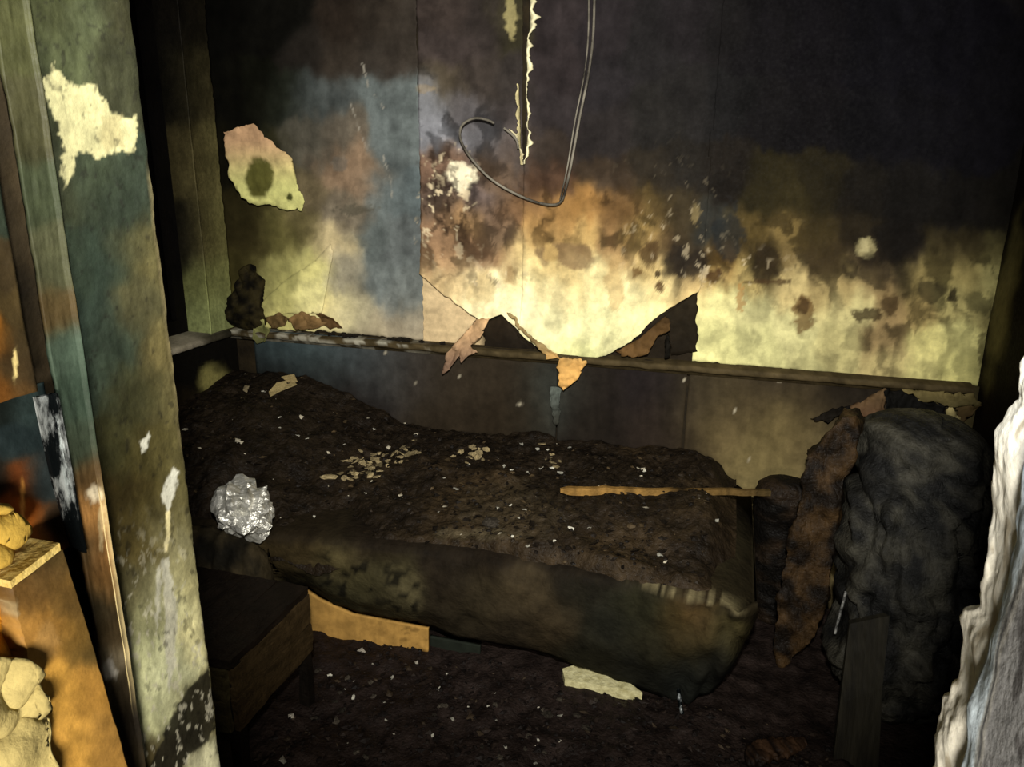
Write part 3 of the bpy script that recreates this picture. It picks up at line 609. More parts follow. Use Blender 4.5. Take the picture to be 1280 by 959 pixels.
# dark lock body in the gap with scorched orange wood below
def gap_col(x, y):
    pts = [(5,500,20,26,24),(30,500,40,52,52),(20,560,30,40,42),(45,600,36,44,46),(5,600,26,24,20),(60,660,50,40,30),(25,600,120,60,22),(22,640,170,84,26),(40,665,190,104,34),(55,680,150,90,36),(5,650,90,46,18),(10,690,200,130,50)]
    c = shepard(x, y, pts, 15, warp=4, ws=16, seed=97)
    return blob(c, x, y, 28, 640, 2.5, 34, (236, 170, 84), .8, .5, .3, 9, seed=2)
zz, tt = np.meshgrid(np.linspace(zof(40, 715, -.5), zof(40, 485, -.5), 110), np.linspace(0, 1, 50), indexing='ij')
P = np.stack([-.505+(fbm(zz*20, tt*4, 14)-.5)*.002, .33+(YC+.004-.33)*tt, zz], -1); X, Y = proj(P)
LOCK = dgrid('lock_body', P, MJ, gap_col(X, Y), thick=.006)
q = [(46, 497), (70, 492), (86, 580), (106, 690), (92, 684), (68, 600)]
prism('lock_plate', [on_x(np.array(float(a)), np.array(float(b)), -.487)-o0 for a, b in q], (-.004, 0, 0), MMETAL, LOCK)
q = [(70, 492), (73, 492), (89, 580), (109, 692), (105, 690), (85, 580)]
prism('plate_edge', [on_x(np.array(float(a)), np.array(float(b)), -.484)-o0 for a, b in q], (-.006, 0, 0), MMETAL, LOCK)
# chipboard slab with pale top edge
MCB = mat('chipboard', (132, 88, 36), (168, 122, 58), 60, .8, .4, 140)
def chip_col(x, y):
    pts = [(75,690,60,44,22),(30,735,84,56,26),(60,720,72,50,26),(90,740,90,62,28),(50,790,130,88,40),(100,790,120,82,34),(115,800,60,46,24),(70,860,160,112,48),(120,860,140,96,42),(90,930,168,118,52),(140,930,130,90,42),(60,950,150,104,46),(105,760,64,46,24)]
    c = shepard(x, y, pts, 24, warp=8, ws=20, seed=99)*np.array((1.25, 1.5, 1.6))
    c = blob(c, x, y, 60, 800, 14, 20, (156, 124, 74), .6, .5, .5, 9, seed=2)
    return blob(c, x, y, 20, 762, 4, 12, (150, 134, 100), .6, .6, .8, 6, seed=7)
u = np.linspace(0, 1, 70)[:, None]; v = np.linspace(0, 1, 120)[None, :]
xl = poly(np.linspace(720, 1010, 120), [(720, 14), (735, 15), (800, 30), (959, 56), (1010, 64)])[None, :]; xr = poly(np.linspace(688, 1010, 120), [(688, 76), (800, 110), (959, 152), (1010, 166)])[None, :]
yt = 735+(687-735)*u; Yq = yt+(1010-yt)*v
Xq = np.interp(Yq, [687, 735, 800, 959, 1010], [5, 15, 30, 56, 64])*(1-u)+np.interp(Yq, [687, 800, 959, 1010], [78, 114, 160, 175])*u
Xq = Xq+(fbm(Yq/14, Yq*0, 4, 3)-.5)*5*(1-u)**2
P = on_x(Xq, Yq, -.462); P[..., 0] += (fbm(Xq/16, Yq/16, 5, 1)-.5)*.0012
dgrid('chipboard', P, MJ, chip_col(Xq, Yq), thick=.03, flip=True)
a = on_x(np.array([15., 76., 76., 15.]), np.array([736., 688., 688., 736.]), -.4625); a[2:, 0] -= .03
prism('board_edge', a-o0, (0, 0, .006), mat('pale_board_edge', (186, 160, 88), (222, 202, 132), 60, .8, .5, 90), D1)
# yellow crumpled filling
MFILL = mat('yellow_filling', attr=True, scale=40, bscale=60, bump=.5, rough=.9, spec=.1, vary=.18)
def fill(poly_px, X0, seed, colr=(214, 190, 112)):
    xs = [p[0] for p in poly_px]; ys = [p[1] for p in poly_px]
    bm = bmesh.new(); vs = [bm.verts.new(tuple(on_x(np.array(float(a)), np.array(float(b)), X0)-o0)) for a, b in poly_px]
    bm.faces.new(vs); bmesh.ops.triangulate(bm, faces=bm.faces[:])
    for _ in range(5):
        es = [e for e in bm.edges if e.calc_length() > .005]
        if es: bmesh.ops.subdivide_edges(bm, edges=es, cuts=1); bmesh.ops.triangulate(bm, faces=bm.faces[:])
    for v_ in bm.verts:
        n = abs(float(vnoise(v_.co[1]*40+v_.co[2]*34, v_.co[2]*30-v_.co[1]*26, seed))-.5)*2
        v_.co[0] += n*.012
    me = bpy.data.meshes.new('filling'); bm.to_mesh(me); bm.free(); setcol(me, np.tile(lin(colr), (len(me.vertices), 1)))
    o = link('filling', me, MFILL, D1, True); s_ = o.modifiers.new('s', 'SOLIDIFY'); s_.thickness = .006
fill([(-40, 625), (2, 628), (10, 640), (20, 652), (26, 662), (16, 676), (6, 690), (-4, 702), (-40, 715)], -.488, 3, (176, 146, 66))
fill([(-60, 722), (4, 735), (10, 760), (14, 800), (20, 818), (-60, 822)], -.49, 5, (180, 124, 34))
fill([(-60, 818), (24, 822), (40, 842), (42, 872), (50, 900), (48, 925), (58, 955), (62, 1000), (-60, 1000)], -.462, 7, (166, 152, 100))

# ------------------------------------------------------------------ the burnt bed
FT = [(330, 664), (365, 668), (480, 680), (600, 689), (730, 714), (800, 728), (880, 745), (945, 772), (960, 780)]
FB = [(330, 726), (385, 736), (420, 756), (470, 770), (535, 783), (620, 805), (700, 826), (760, 846), (800, 866), (860, 882), (900, 862), (945, 800), (960, 790)]
BED = empty('burnt_bed', (-.6, 2.2, 0)); tag(BED, 'burnt bed with charred sagging mattress and bare plywood side board against the back wall', 'bed')
b0 = np.array((-.6, 2.2, 0))
_c = np.linspace(340, 948, 60); _p = on_z(_c, poly(_c, FT), .455); FTX, FTY = _p[:, 0], _p[:, 1]
def bed_z(X, Y):
    X = np.asarray(X, float); Y = np.asarray(Y, float)
    t = np.clip((Y-1.83)/.8, 0, 1)
    z = .455+.115*t**.8
    z = z+.16*sstep(-1.15, -1.75, X)*sstep(1.7, 2.3, Y)+.05*np.exp(-((X+.1)/.35)**2-((Y-2.25)/.2)**2)
    z = z-.05*np.exp(-((X+1.15)/.25)**2-((Y-1.85)/.25)**2)
    n = (fbm(X*6, Y*6, 141)-.5)*.085+(fbm(X*20, Y*20, 144)-.5)*.03+np.abs(fbm(X*38, Y*38, 149, 3)-.5)*.012
    xr = sstep(-.04, .10, X); yf = np.interp(X, FTX, FTY)
    return z+n-.08*xr*xr-.045*(1-sstep(-.01, .05, Y-yf))
n = 150; cols = np.linspace(340, 948, n)
ft = on_z(cols, poly(cols, FT), .455); fb_ = on_y(cols, poly(cols, FB), 1.95)
fb_[:, 2] = np.maximum(fb_[:, 2], .012)
le = np.linspace(-1.93, ft[0, 0], 41)[:-1]      # hidden stretch behind the jamb
ft = np.vstack([np.stack([le, le*0+ft[0, 1], le*0+.455], 1), ft]); fb_ = np.vstack([np.stack([le, le*0+fb_[0, 1], le*0+fb_[0, 2]], 1), fb_]); n = len(ft)
prof = []
for i in range(n):
    a = ft[i]; b = fb_[i]
    L = [np.array((a[0], 2.58, .50)), np.array((a[0], 2.2, .47)), np.array((a[0], a[1]+.08, .452)), a+np.array((0, .01, -.004))]
    for k in range(1, 17):
        t = k/17; p = a*(1-t)+b*t; p = p+np.array((0, -.045*math.sin(math.pi*t)**.8, 0)); L.append(p)
    L += [b, b+np.array((0, .12, .02)), np.array((b[0], 2.3, .2)), np.array((b[0], 2.58, .2))]
    prof.append(L)
P = np.array(prof)
ke = np.clip((np.arange(n)-(n-16))/15, 0, 1)[:, None]**2
P[:, 2:23, 1] += .10*ke; P[:, 0:4, 2] -= .05*ke; X, Y = proj(P)
fr = np.zeros(P.shape[:2]); fr[:, 3:21] = 1
wob = (fbm(P[..., 0]*7, P[..., 2]*9, 151)-.5)*.05+(fbm(P[..., 0]*28, P[..., 2]*30, 155)-.5)*.012
rg_ = sstep(800, 900, X)*(np.abs(vnoise(X/22+Y/40, Y/26-X/60, 157)-.5)-.25)*.10
P[..., 1] -= (wob+rg_)*fr
def matt_col(x, y):
    pts = [(380,690,62,52,32),(420,700,80,72,46),(400,740,36,34,22),(460,720,60,56,36),(500,740,76,70,48),(480,760,44,40,26),(560,720,34,28,20),(600,740,54,47,33),(560,780,44,38,27),(650,740,62,53,37),(690,780,58,49,34),(640,800,48,41,30),(730,740,34,32,24),(760,780,32,32,25),
           (740,820,38,36,26),(800,760,38,37,24),(820,800,40,38,26),(850,770,70,58,32),(880,770,88,66,40),(870,800,58,50,30),(910,760,72,68,42),(900,790,66,62,40),(930,770,66,58,34),(860,850,34,36,32),(800,850,34,34,28),(900,840,28,28,24),(460,680,34,27,18),(600,690,30,24,16),(720,712,26,22,16)]
    c = shepard(x, y, pts, 26, warp=7, ws=28, seed=161)*.75
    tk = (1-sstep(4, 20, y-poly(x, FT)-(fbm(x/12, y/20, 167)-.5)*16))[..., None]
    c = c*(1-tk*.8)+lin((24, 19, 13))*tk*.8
    # scorched spots of the printed cover
    sp = sstep(.60, .66, fbm(x/11, y/8, 163, 2))*(np.exp(-(((x-440)/55)**4+((y-728)/36)**4))+np.exp(-(((x-508)/22)**4+((y-748)/34)**4)))
    c = c*(1-np.clip(sp, 0, 1)[..., None]*.85)+lin((16, 15, 11))*np.clip(sp, 0, 1)[..., None]*.85
    pl = np.exp(-(((x-425)/58)**4+((y-725)/38)**4))*.4+np.exp(-(((x-510)/18)**4+((y-745)/36)**4))*.4
    c = c*(1+pl[..., None]*(1-np.clip(sp, 0, 1)[..., None]))
    m = np.exp(-((y-poly(x, [(780, 728), (840, 735), (875, 742), (945, 768)]))/4.5)**2)*sstep(775, 800, x)*(1-sstep(915, 938, x))*sstep(.35, .6, fbm(x/7, y/4, 169))
    return c*(1-m[..., None]*.55)+lin((130, 120, 88))*m[..., None]*.55
V = P.reshape(-1, 3); mm = P.shape[1]
F = [tuple(f[::-1]) for f in gridfaces(n, mm, close_m=True)]+[tuple(range(mm)), tuple(range((n-1)*mm, n*mm))[::-1]]
me = mesh(V-b0, F, matt_col(X, Y).reshape(-1, 3)); link('mattress', me, MCL, BED, True)
BASE = box('base', np.array((-1.9, 2.06, .03))-b0, np.array((.05, 2.56, .42))-b0, MSOOT, BED)
# plywood side boards
MPLY = mat('plywood', (150, 112, 56), (186, 146, 82), 7, .6, .15, 60, stretch=(1.2, 1, 9))
def ply(x, y):
    c = np.zeros(x.shape+(3,))+lin((178, 138, 74))*(.85+.3*fbm(x/3, y/26, 171)[..., None])
    c = c*(1-.45*sstep(.52, .68, fbm(x/14, y/8, 173))[..., None]*sstep(440, 520, x)[..., None])
    return blob(c, x, y, 520, 818, 12, 8, (60, 44, 22), .5, .5, .8, 6, seed=3)
ux = np.linspace(382, 535, 80)[:, None]; v = np.linspace(0, 1, 24)[None, :]
yt = poly(ux, [(382, 738), (400, 750), (440, 768), (535, 786)]); yb = poly(ux, [(382, 802), (440, 812), (452, 815), (458, 811), (480, 822), (492, 818), (498, 826), (535, 835)])
Yq = yt+(yb-yt)*v; Xq = ux+0*v+(1-v)*0
P = on_y(Xq, Yq, 1.945); P[..., 2] = np.maximum(P[..., 2], .012); grid('side_board', P-b0, MP, ply(Xq, Yq), BASE, thick=.012, flip=True)
ux = np.linspace(537, 600, 30)[:, None]; yt = poly(ux, [(537, 796), (600, 808)]); yb = poly(ux, [(537, 834), (600, 838)]); Yq = yt+(yb-yt)*v; Xq = ux+0*v
P = on_y(Xq, Yq, 1.975); P[..., 2] = np.maximum(P[..., 2], .012)
grid('side_board', P-b0, MP, np.zeros(Xq.shape+(3,))+lin((34, 38, 32)), BASE, thick=.012, flip=True)
for x_, y_ in ((-1.1, 2.02), (-.05, 2.02)): box('leg', np.array((x_, y_, 0))-b0, np.array((x_+.05, y_+.05, .2))-b0, MSOOT, BASE, .004)

# char and ash heaped on the mattress
gx, gy = np.meshgrid(np.linspace(-1.97, .10, 420), np.linspace(0, 1, 170), indexing='ij')
yf = np.interp(gx, FTX, FTY)+.002+(fbm(gx*14, gx*0, 177)-.5)*.03+.09*sstep(.0, .10, gx)
gy = yf+(2.62-yf)*gy
gz = bed_z(gx, gy)
tY = (gy-yf)
gz = gz-.03*(1-sstep(0, .02, tY))
X, Y = proj(np.stack([gx, gy, gz], -1))
c = lin((27, 21, 14))*(.35+1.4*fbm(gx*16, gy*16, 181)[..., None])
warm = sstep(.45, .7, fbm(gx*4, gy*4, 183))[..., None]*sstep(-1.4, -.9, gx)[..., None]
c = c*(1-warm*.7)+lin((54, 43, 28))*(.5+.9*fbm(gx*30, gy*30, 187)[..., None])*warm*.7
c = blob(c, X, Y, 640, 640, 60, 30, (58, 50, 36), .6, .6, .6, 12, seed=2); c = blob(c, X, Y, 600, 668, 50, 7, (80, 72, 54), .6, .5, .8, 12, seed=2)
c = blob(c, X, Y, 560, 524, 46, 6, (120, 108, 80), .6, .5, .8, 9, seed=7)
P = np.stack([gx, gy, gz], -1)
ch = grid('char_heap', P, MCH, c, thick=.0); tag(ch, 'wet black char and ash heaped over the bed', 'char', kind='stuff')

# ------------------------------------------------------------------ debris pieces
def hit(x, y, hf, z0=.9):
    d = ray(x, y); t = np.linspace(.8, 4, 1600); p = CAM+t[:, None]*d
    below = np.where(p[:, 2] < hf(p[:, 0], p[:, 1]))[0]
    return p[below[0]] if len(below) else p[-1]
def rock(seed, flat=.5, sub=2, rough=.35):
    r = random.Random(seed); bm = bmesh.new(); bmesh.ops.create_icosphere(bm, subdivisions=sub, radius=1)
    k = [r.uniform(.75, 1.25) for _ in range(3)]
    for v_ in bm.verts:
        f = 1+rough*(r.random()-.5)*2; v_.co = Vector((v_.co.x*k[0]*f, v_.co.y*k[1]*f, max(v_.co.z*flat*f, -flat*.55)))
    me = bpy.data.meshes.new('chip'); bm.to_mesh(me); bm.free(); return me
def flake(seed):
    r = random.Random(seed); n = r.randint(5, 7); P = []
    for i in range(n):
        a = 2*math.pi*i/n+r.uniform(-.3, .3); q = r.uniform(.6, 1.15); P.append((q*math.cos(a), q*math.sin(a)*.8, r.uniform(-.12, .28)))
    V = P+[(a*.9, b*.9, c-.16) for a, b, c in P]+[(0, 0, .12), (0, 0, -.1)]
    F = [(i, (i+1) % n, 2*n) for i in range(n)]+[(n+(i+1) % n, n+i, 2*n+1) for i in range(n)]+[(i, i+n, (i+1) % n+n, (i+1) % n) for i in range(n)]
    return mesh(V, F)
def chips(name, n, sampler, hf, smin, smax, palette, seed, flat=.5):
    """uncountable tiny chips as one object"""
    r = random.Random(seed); V = []; F = []; Cc = []
    base = [[(1, 0, 0), (0, 1, 0), (-1, 0, 0), (0, -1, 0), (0, 0, .8), (0, 0, -.6)]]
    for i in range(n):
        x, y = sampler(r); z = float(hf(x, y)); s = smin+(smax-smin)*r.random()**2.5
        q = Matrix.Rotation(r.uniform(0, 6.28), 3, 'Z') @ Matrix.Rotation(r.uniform(-.7, .7), 3, 'X'); k0 = len(V)
        e = r.uniform(.5, 1.6)
        for b in base[0]:
            p = q @ Vector((b[0]*s*e*r.uniform(.6, 1.2), b[1]*s*r.uniform(.6, 1.2), b[2]*s*flat)); V.append((x+p.x, y+p.y, z+s*.25+p.z))
        F += [(k0+a, k0+b, k0+4) for a, b in ((0, 1), (1, 2), (2, 3), (3, 0))]+[(k0+b, k0+a, k0+5) for a, b in ((0, 1), (1, 2), (2, 3), (3, 0))]
        c_ = lin(r.choices([p[0] for p in palette], [p[1] for p in palette])[0])*r.uniform(.6, 1.2); Cc += [c_]*6
    return link(name, mesh(V, F, np.array(Cc)), MCHIP)
PAL = [((22, 17, 12), 10), ((36, 29, 20), 5), ((70, 58, 40), .8), ((190, 182, 160), .3)]  # palest tint paints the wet glints on the char
o = chips('char_chips', 3600, lambda r: (lambda x_: (x_, float(np.interp(x_, FTX, FTY))+.02+(2.58-float(np.interp(x_, FTX, FTY)))*r.random()))(r.uniform(-1.93, .02)), bed_z, .002, .015, PAL, 3); tag(o, 'tiny charred chips and pale painted glints strewn over the burnt bed', 'debris', kind='stuff')
o = chips('floor_chips', 4200, lambda r: (r.uniform(-1.1, .75), r.uniform(1.2, 1.95)), floor_h, .002, .014, [((24, 19, 17), 10), ((40, 32, 27), 5), ((60, 50, 38), .6), ((170, 164, 150), .12)], 5)  # palest tint paints glints among the floor chips
tag(o, 'tiny burnt chips and pale painted glints scattered over the ash on the floor', 'debris', kind='stuff')
MESH_F = [flake(i) for i in range(8)]; MESH_R = [rock(i) for i in range(6)]
def piece(name, me, material, p, s, label, cat, group, rz=None, lift=.2, tilt=.4):
    if not me.materials: me.materials.append(material)
    o = bpy.data.objects.new(name, me); C.objects.link(o); o.location = (p[0], p[1], p[2]+s*lift); o.scale = (s, s, s)
    o.rotation_euler = (R.uniform(-tilt, tilt), R.uniform(-tilt, tilt), R.uniform(0, 6.28) if rz is None else rz)
    return tag(o, label, cat, group)
MPALE = mat('pale_flake', (120, 106, 74), (190, 172, 130), 3, .7, .4, 6, rand=.75)
MWHITE = mat('white_chip', (188, 184, 166), (232, 230, 214), 3, .5, .3, 6, rand=.6)
MGREY = mat('grey_chip', (48, 43, 37), (92, 85, 74), 3, .7, .5, 6, rand=.7)
for i in range(106):     # the streak of pale flakes on the mattress and its small clump
    t = R.random(); x = 432+92*t+R.gauss(0, 5); y = 590-28*t+R.gauss(0, 8)
    if i > 74: x = 590+R.gauss(0, 9); y = 567+R.gauss(0, 7)
    if i > 94: x = 682+R.gauss(0, 14); y = 580+R.gauss(0, 7)
    piece('pale_flake', MESH_F[i % 8], MPALE, hit(x, y, bed_z), R.uniform(.010, .020), *[('pale crumbly flake in the long streak across the charred mattress', 'flake', 'pale flakes in the streak'), ('pale crumbly flake in the small round clump beyond the streak on the bed', 'flake', 'pale flakes in the clump'), ('pale crumbly flake in the loose patch behind the wooden batten', 'flake', 'pale flakes behind the batten')][0 if i <= 74 else 1 if i <= 94 else 2])
MESH_W = [flake(20+i) for i in range(6)]
for x, y, s in [(350,522,5),(330,490,5),(372,545,4),(384,549,4),(430,556,3),(468,537,5),(390,648,6),(398,652,4),(457,617,4),(535,690,5),(524,683,5),(548,640,4),(638,632,4),(650,648,5),(656,638,5),(623,636,5),(630,584,5),(640,588,4),(660,592,5),(676,586,6),(690,586,5),(700,592,6),
                (805,590,6),(825,695,7),(660,683,6),(714,662,6),(705,652,4),(737,660,4),(640,671,4),(895,652,6),(712,560,4),(652,556,5),(672,562,5),(685,563,4),(350,535,3),(570,612,5),(555,598,4),(693,677,4)]:
    piece('white_chip', MESH_W[int(x) % 6], MWHITE, hit(x, y, bed_z), s*.0021, 'small white plaster chip on the charred bed', 'chip', 'white chips on the bed')
MESH_D = [rock(40+i) for i in range(6)]
for i in range(26):
    x = R.uniform(385, 760); y = R.uniform(820, 950)
    if y < 800+(x-385)*.22+12: y += 40
    piece('grey_chip', MESH_D[i % 6], MGREY, hit(x, y, floor_h), R.uniform(.006, .013), 'small grey lump of plaster in the ash on the floor', 'rubble', 'grey lumps on the floor')
MESH_G = [flake(60+i) for i in range(5)]
for x, y in [(430,862),(442,872),(434,906),(480,878),(466,830),(558,843),(549,862),(610,883),(586,884),(490,848),(620,900),(673,925),(668,955),(483,900),(540,920),(566,900),(700,895),(412,845),(385,855),(632,935)]:
    piece('white_chip', MESH_G[int(x) % 5], MWHITE, hit(x, y, floor_h), R.uniform(.006, .011), 'small white chip on the black ash of the floor', 'chip', 'white chips on the floor')

def single(name, me, material, p, s, label, cat, sc=(1, 1, 1), rz=0, lift=.25):
    me.materials.append(material); o = bpy.data.objects.new(name, me); C.objects.link(o); o.location = (p[0], p[1], p[2]+s*lift)
    o.scale = (s*sc[0], s*sc[1], s*sc[2]); o.rotation_euler = (0, 0, rz); return tag(o, label, cat)
single('grey_stone', rock(81, .6, 3, .12), MGREY, hit(614, 656, bed_z), .026, 'round grey lump lying on the middle of the charred mattress', 'stone')
single('brown_chip', rock(82, .4, 2, .25), MPALE, hit(411, 598, bed_z), .026, 'tan fragment at the end of the pale flake streak', 'fragment', (1.5, .7, .7), .2)
# wooden batten on the bed
a = hit(700, 627, bed_z)+np.array((0, 0, .025)); b = hit(962, 620, lambda X, Y: bed_z(X, Y)*0+.545)
dirv = b-a; side = np.array((-dirv[1], dirv[0], 0)); side = side/np.linalg.norm(side)*.008
ts = np.linspace(0, 1, 60); w_ = np.where(ts < .03, .5, 1.); zt = .013*np.interp(ts, [0, .04, .5, 1], [.4, 1, .8, .7])
ctr = a+ts[:, None]*dirv; ctr[:, 2] += (fbm(ts*9, ts*0, 5)-.5)*.012+.012
P = np.stack([ctr-side*w_[:, None]-np.stack([0*zt, 0*zt, zt], -1), ctr-side*w_[:, None]+np.stack([0*zt, 0*zt, zt], -1), ctr+side+np.stack([0*zt, 0*zt, zt], -1), ctr+side-np.stack([0*zt, 0*zt, zt], -1)], 1)
cc = (lin((140, 106, 54))*(1-ts[:, None])+lin((70, 57, 32))*ts[:, None])*(.4+1.1*fbm(ts*60, ts*0, 6)[:, None]); dk = np.exp(-((ts-.57)/.05)**2)[:, None]; cc = cc*(1-.9*dk)
V = P.reshape(-1, 3); F = [tuple(f) for f in gridfaces(60, 4, close_m=True)]+[(3, 2, 1, 0), (236, 237, 238, 239)]
o = link('wooden_batten', mesh(V-a, F, np.repeat(cc, 4, 0)), MCHIP); o.location = a; tag(o, 'thin scorched wooden batten lying across the burnt bed', 'batten')
# crumpled foil
bm = bmesh.new(); bmesh.ops.create_icosphere(bm, subdivisions=4, radius=1)
for v_ in bm.verts:
    p = v_.co.copy(); n_ = sum(abs(float(vnoise(p.x*f+p.y*f*.6+3, p.z*f-p.y*f*.8, 201+k))-.5)*g for k, (f, g) in enumerate(((2.6, .9), (5.0, .45), (9, .1))))
    v_.co = p*(.72+n_)
me = bpy.data.meshes.new('foil'); bm.to_mesh(me); bm.free()
p = hit(305, 668, bed_z); p = CAM+(p-CAM)*.985
o = link('crumpled_foil', me, MFOIL, smooth=False); o.location = on_z(np.array(305.), np.array(637.), .535); o.scale = (.100, .080, .085); tag(o, 'crumpled ball of silver foil on the charred rags beside the bed', 'foil')
# paper scraps in the corner heap
for k, (pts, c_) in enumerate([([(336, 492), (346, 482), (366, 476), (371, 484), (352, 490), (338, 499)], (150, 134, 92)), ([(306, 484), (312, 486), (309, 493), (304, 491)], (130, 118, 92)), ([(352, 474), (368, 472), (372, 480), (360, 482)], (170, 150, 104))]):
    q = [hit(a, b, bed_z)+np.array((0, 0, .004+.005*(i % 2)+(.004 if k == 2 else 0))) for i, (a, b) in enumerate(pts)]
    o = prism('paper_scrap', np.array(q)-q[0], (0, 0, .003), MCHIP, None, c_); o.location = q[0]; tag(o, ['large curled tan paper scrap on the char in the bed corner', 'tiny pale paper bit on the char by the left wall', 'bright folded paper scrap overlapping the larger tan one'][k], 'paper')

# ------------------------------------------------------------------ rags and rubble on the ledge in the corner
def shade(c1, c2, sc, seed): return lambda V: (lin(c1)*(1-f_)+lin(c2)*f_ if False else (lambda t: lin(c1)*(1-t)+lin(c2)*t)(sstep(.35, .7, fbm(V[:, 0]*sc+V[:, 1]*sc*.6, V[:, 2]*sc, seed))[:, None]))
pk = lambda x, y, Y_: on_y(np.array(float(x)), np.array(float(y)), Y_)
lump('charred_rag', [pk(309, 412, 2.628), pk(309, 380, 2.628), pk(311, 352, 2.63), pk(313, 330, 2.635)], [.082, .082, .06, .03], [.03, .03, .028, .015], (1, 0, 0), (0, 1, 0), MCL, shade((14, 12, 8), (46, 40, 22), 30, 3), amp=.02, ns=14, seed=5, fold=1.2)
tag(bpy.data.objects['charred_rag'], 'black crumpled paper rag standing on the sill corner', 'rag')
for k, (pts, c_, Y_) in enumerate([([(318, 404), (330, 398), (338, 410), (332, 428), (322, 430), (316, 416)], (150, 150, 92), 2.628), ([(334, 396), (350, 390), (362, 396), (356, 408), (340, 410)], (104, 84, 52), 2.664), ([(362, 398), (376, 388), (394, 396), (410, 404), (398, 410), (370, 412)], (132, 104, 66), 2.664),
                                 ([(394, 390), (404, 390), (424, 404), (430, 410), (410, 410)], (96, 72, 44), 2.664)]):
    o = flap('paper_shred', pts, [.012*((i*7) % 3) for i in range(len(pts))], two(c_, tuple(int(v*.6) for v in c_), 388, 430, k, 5), None, base=Y_, seed=60+k, crease=.03)
    tag(o, ['pale yellowish shred of torn paper drooping over the ledge corner', 'dull brown shred of torn paper beside the black rag', 'tan folded shred of torn paper on the ledge', 'narrow brown shred of paper at the end of the row on the ledge'][k], 'paper')
MESH_L = [rock(90+i, .6) for i in range(4)]
MBLK = mat('black_crumb', (14, 12, 10), (40, 35, 28), 4, .6, .6, 8)
for i in range(26):
    x = R.choice([R.uniform(430, 445), R.uniform(480, 530), R.uniform(380, 560)]); y = float(poly(x, LED))+1
    piece('char_crumb', MESH_L[i % 4], MBLK, pk(x, y, YB-.035), R.uniform(.006, .016), 'black crumb of char on the scorched ledge', 'crumb', 'char crumbs on the ledge', lift=.1)

# ------------------------------------------------------------------ cable
cab = [(744, -60), (743, 0), (741, 50), (735, 95), (724, 150), (714, 205), (706, 240), (701, 252), (690, 256), (668, 252), (640, 240), (614, 224), (594, 204), (581, 186), (575, 170), (578, 156), (592, 148), (606, 149), (618, 154)]
V, F = tube([pk(x, y, YB-.075-.02*math.sin(i*.5)) for i, (x, y) in enumerate(cab)], .0044, 7, 6)
cb = empty('cable', (0, YB-.05, 1.3)); c0 = np.array((0, YB-.05, 1.3)); link('strand', mesh(V-c0, F), MCABLE, cb, True)
cab2 = [(735, -60), (736, 0), (735, 50), (730, 95), (719, 150), (710, 205), (703, 238), (700, 250)]
V, F = tube([pk(x, y, YB-.08) for x, y in cab2], .0028, 7, 6); link('strand', mesh(V-c0, F), MCABLE, cb, True)
V, F = tube([pk(x, y, YB-.055) for x, y in [(630, 160), (640, 168), (646, 176), (648, 186)]], .0042, 7, 5); link('stub', mesh(V-c0, F), MCABLE, cb, True)
tag(cb, 'scorched grey cable hanging in a loop against the sooty wallpaper', 'cable')

# ------------------------------------------------------------------ charred wooden box in front of the bed
BX = empty('charred_box', (-1.27, 1.47, 0)); tag(BX, 'low charred wooden box standing by the foot of the burnt bed', 'box'); x0 = np.array((-1.27, 1.47, 0))
def cbox(name, lo, hi, c_, seed=0, nn=9):
    bm = bmesh.new(); bmesh.ops.create_cube(bm, size=1); bmesh.ops.subdivide_edges(bm, edges=bm.edges[:], cuts=nn, use_grid_fill=True)
    lo = np.array(lo); hi = np.array(hi); A = np.array([v_.co[:] for v_ in bm.verts]); A = (lo+hi)/2+A*(hi-lo)
    A += np.stack([fbm(A[:, 1]*20+A[:, 2]*20, A[:, 0]*20, seed+k)-.5 for k in range(3)], 1)*.012
    for v_, p_ in zip(bm.verts, A): v_.co = p_-x0
    me = bpy.data.meshes.new(name); bm.to_mesh(me); bm.free()
    setcol(me, lin(c_)*(.3+1.3*fbm(A[:, 0]*25+A[:, 1]*25, A[:, 2]*60, seed)[:, None])); return link(name, me, MCHIP, BX)
for k in range(4): cbox('lid_board', (-1.47+.101*k, 1.29, .385), (-1.372+.101*k, 1.655, .405), (24, 18, 13), 3+k)
for k in range(2):
    cbox('side_board', (-1.082, 1.30, .20+.092*k), (-1.066, 1.65, .288+.092*k), (58, 46, 28), 9+k); cbox('front_board', (-1.47, 1.288, .20+.092*k), (-1.084, 1.302, .288+.092*k), (66, 58, 36), 12+k)
for xx, yy_ in ((-1.10, 1.305), (-1.10, 1.615), (-1.46, 1.305), (-1.46, 1.615)): cbox('leg', (xx, yy_, .0), (xx+.03, yy_+.03, .385), (20, 16, 12), 19, 5)
# charred rags between box and bed
lump('charred_rags', [(-1.64, 1.74, .22), (-1.52, 1.745, .235), (-1.40, 1.75, .24), (-1.26, 1.755, .21)], [.07, .085, .085, .06], [.21, .235, .24, .20], (0, 1, 0), (0, 0, 1), MCL, shade((22, 20, 15), (60, 52, 36), 16, 13), amp=.022, ns=10, seed=15, fold=1.0)
tag(bpy.data.objects['charred_rags'], 'heap of charred cloth between the box and the bed corner under the foil', 'rags')

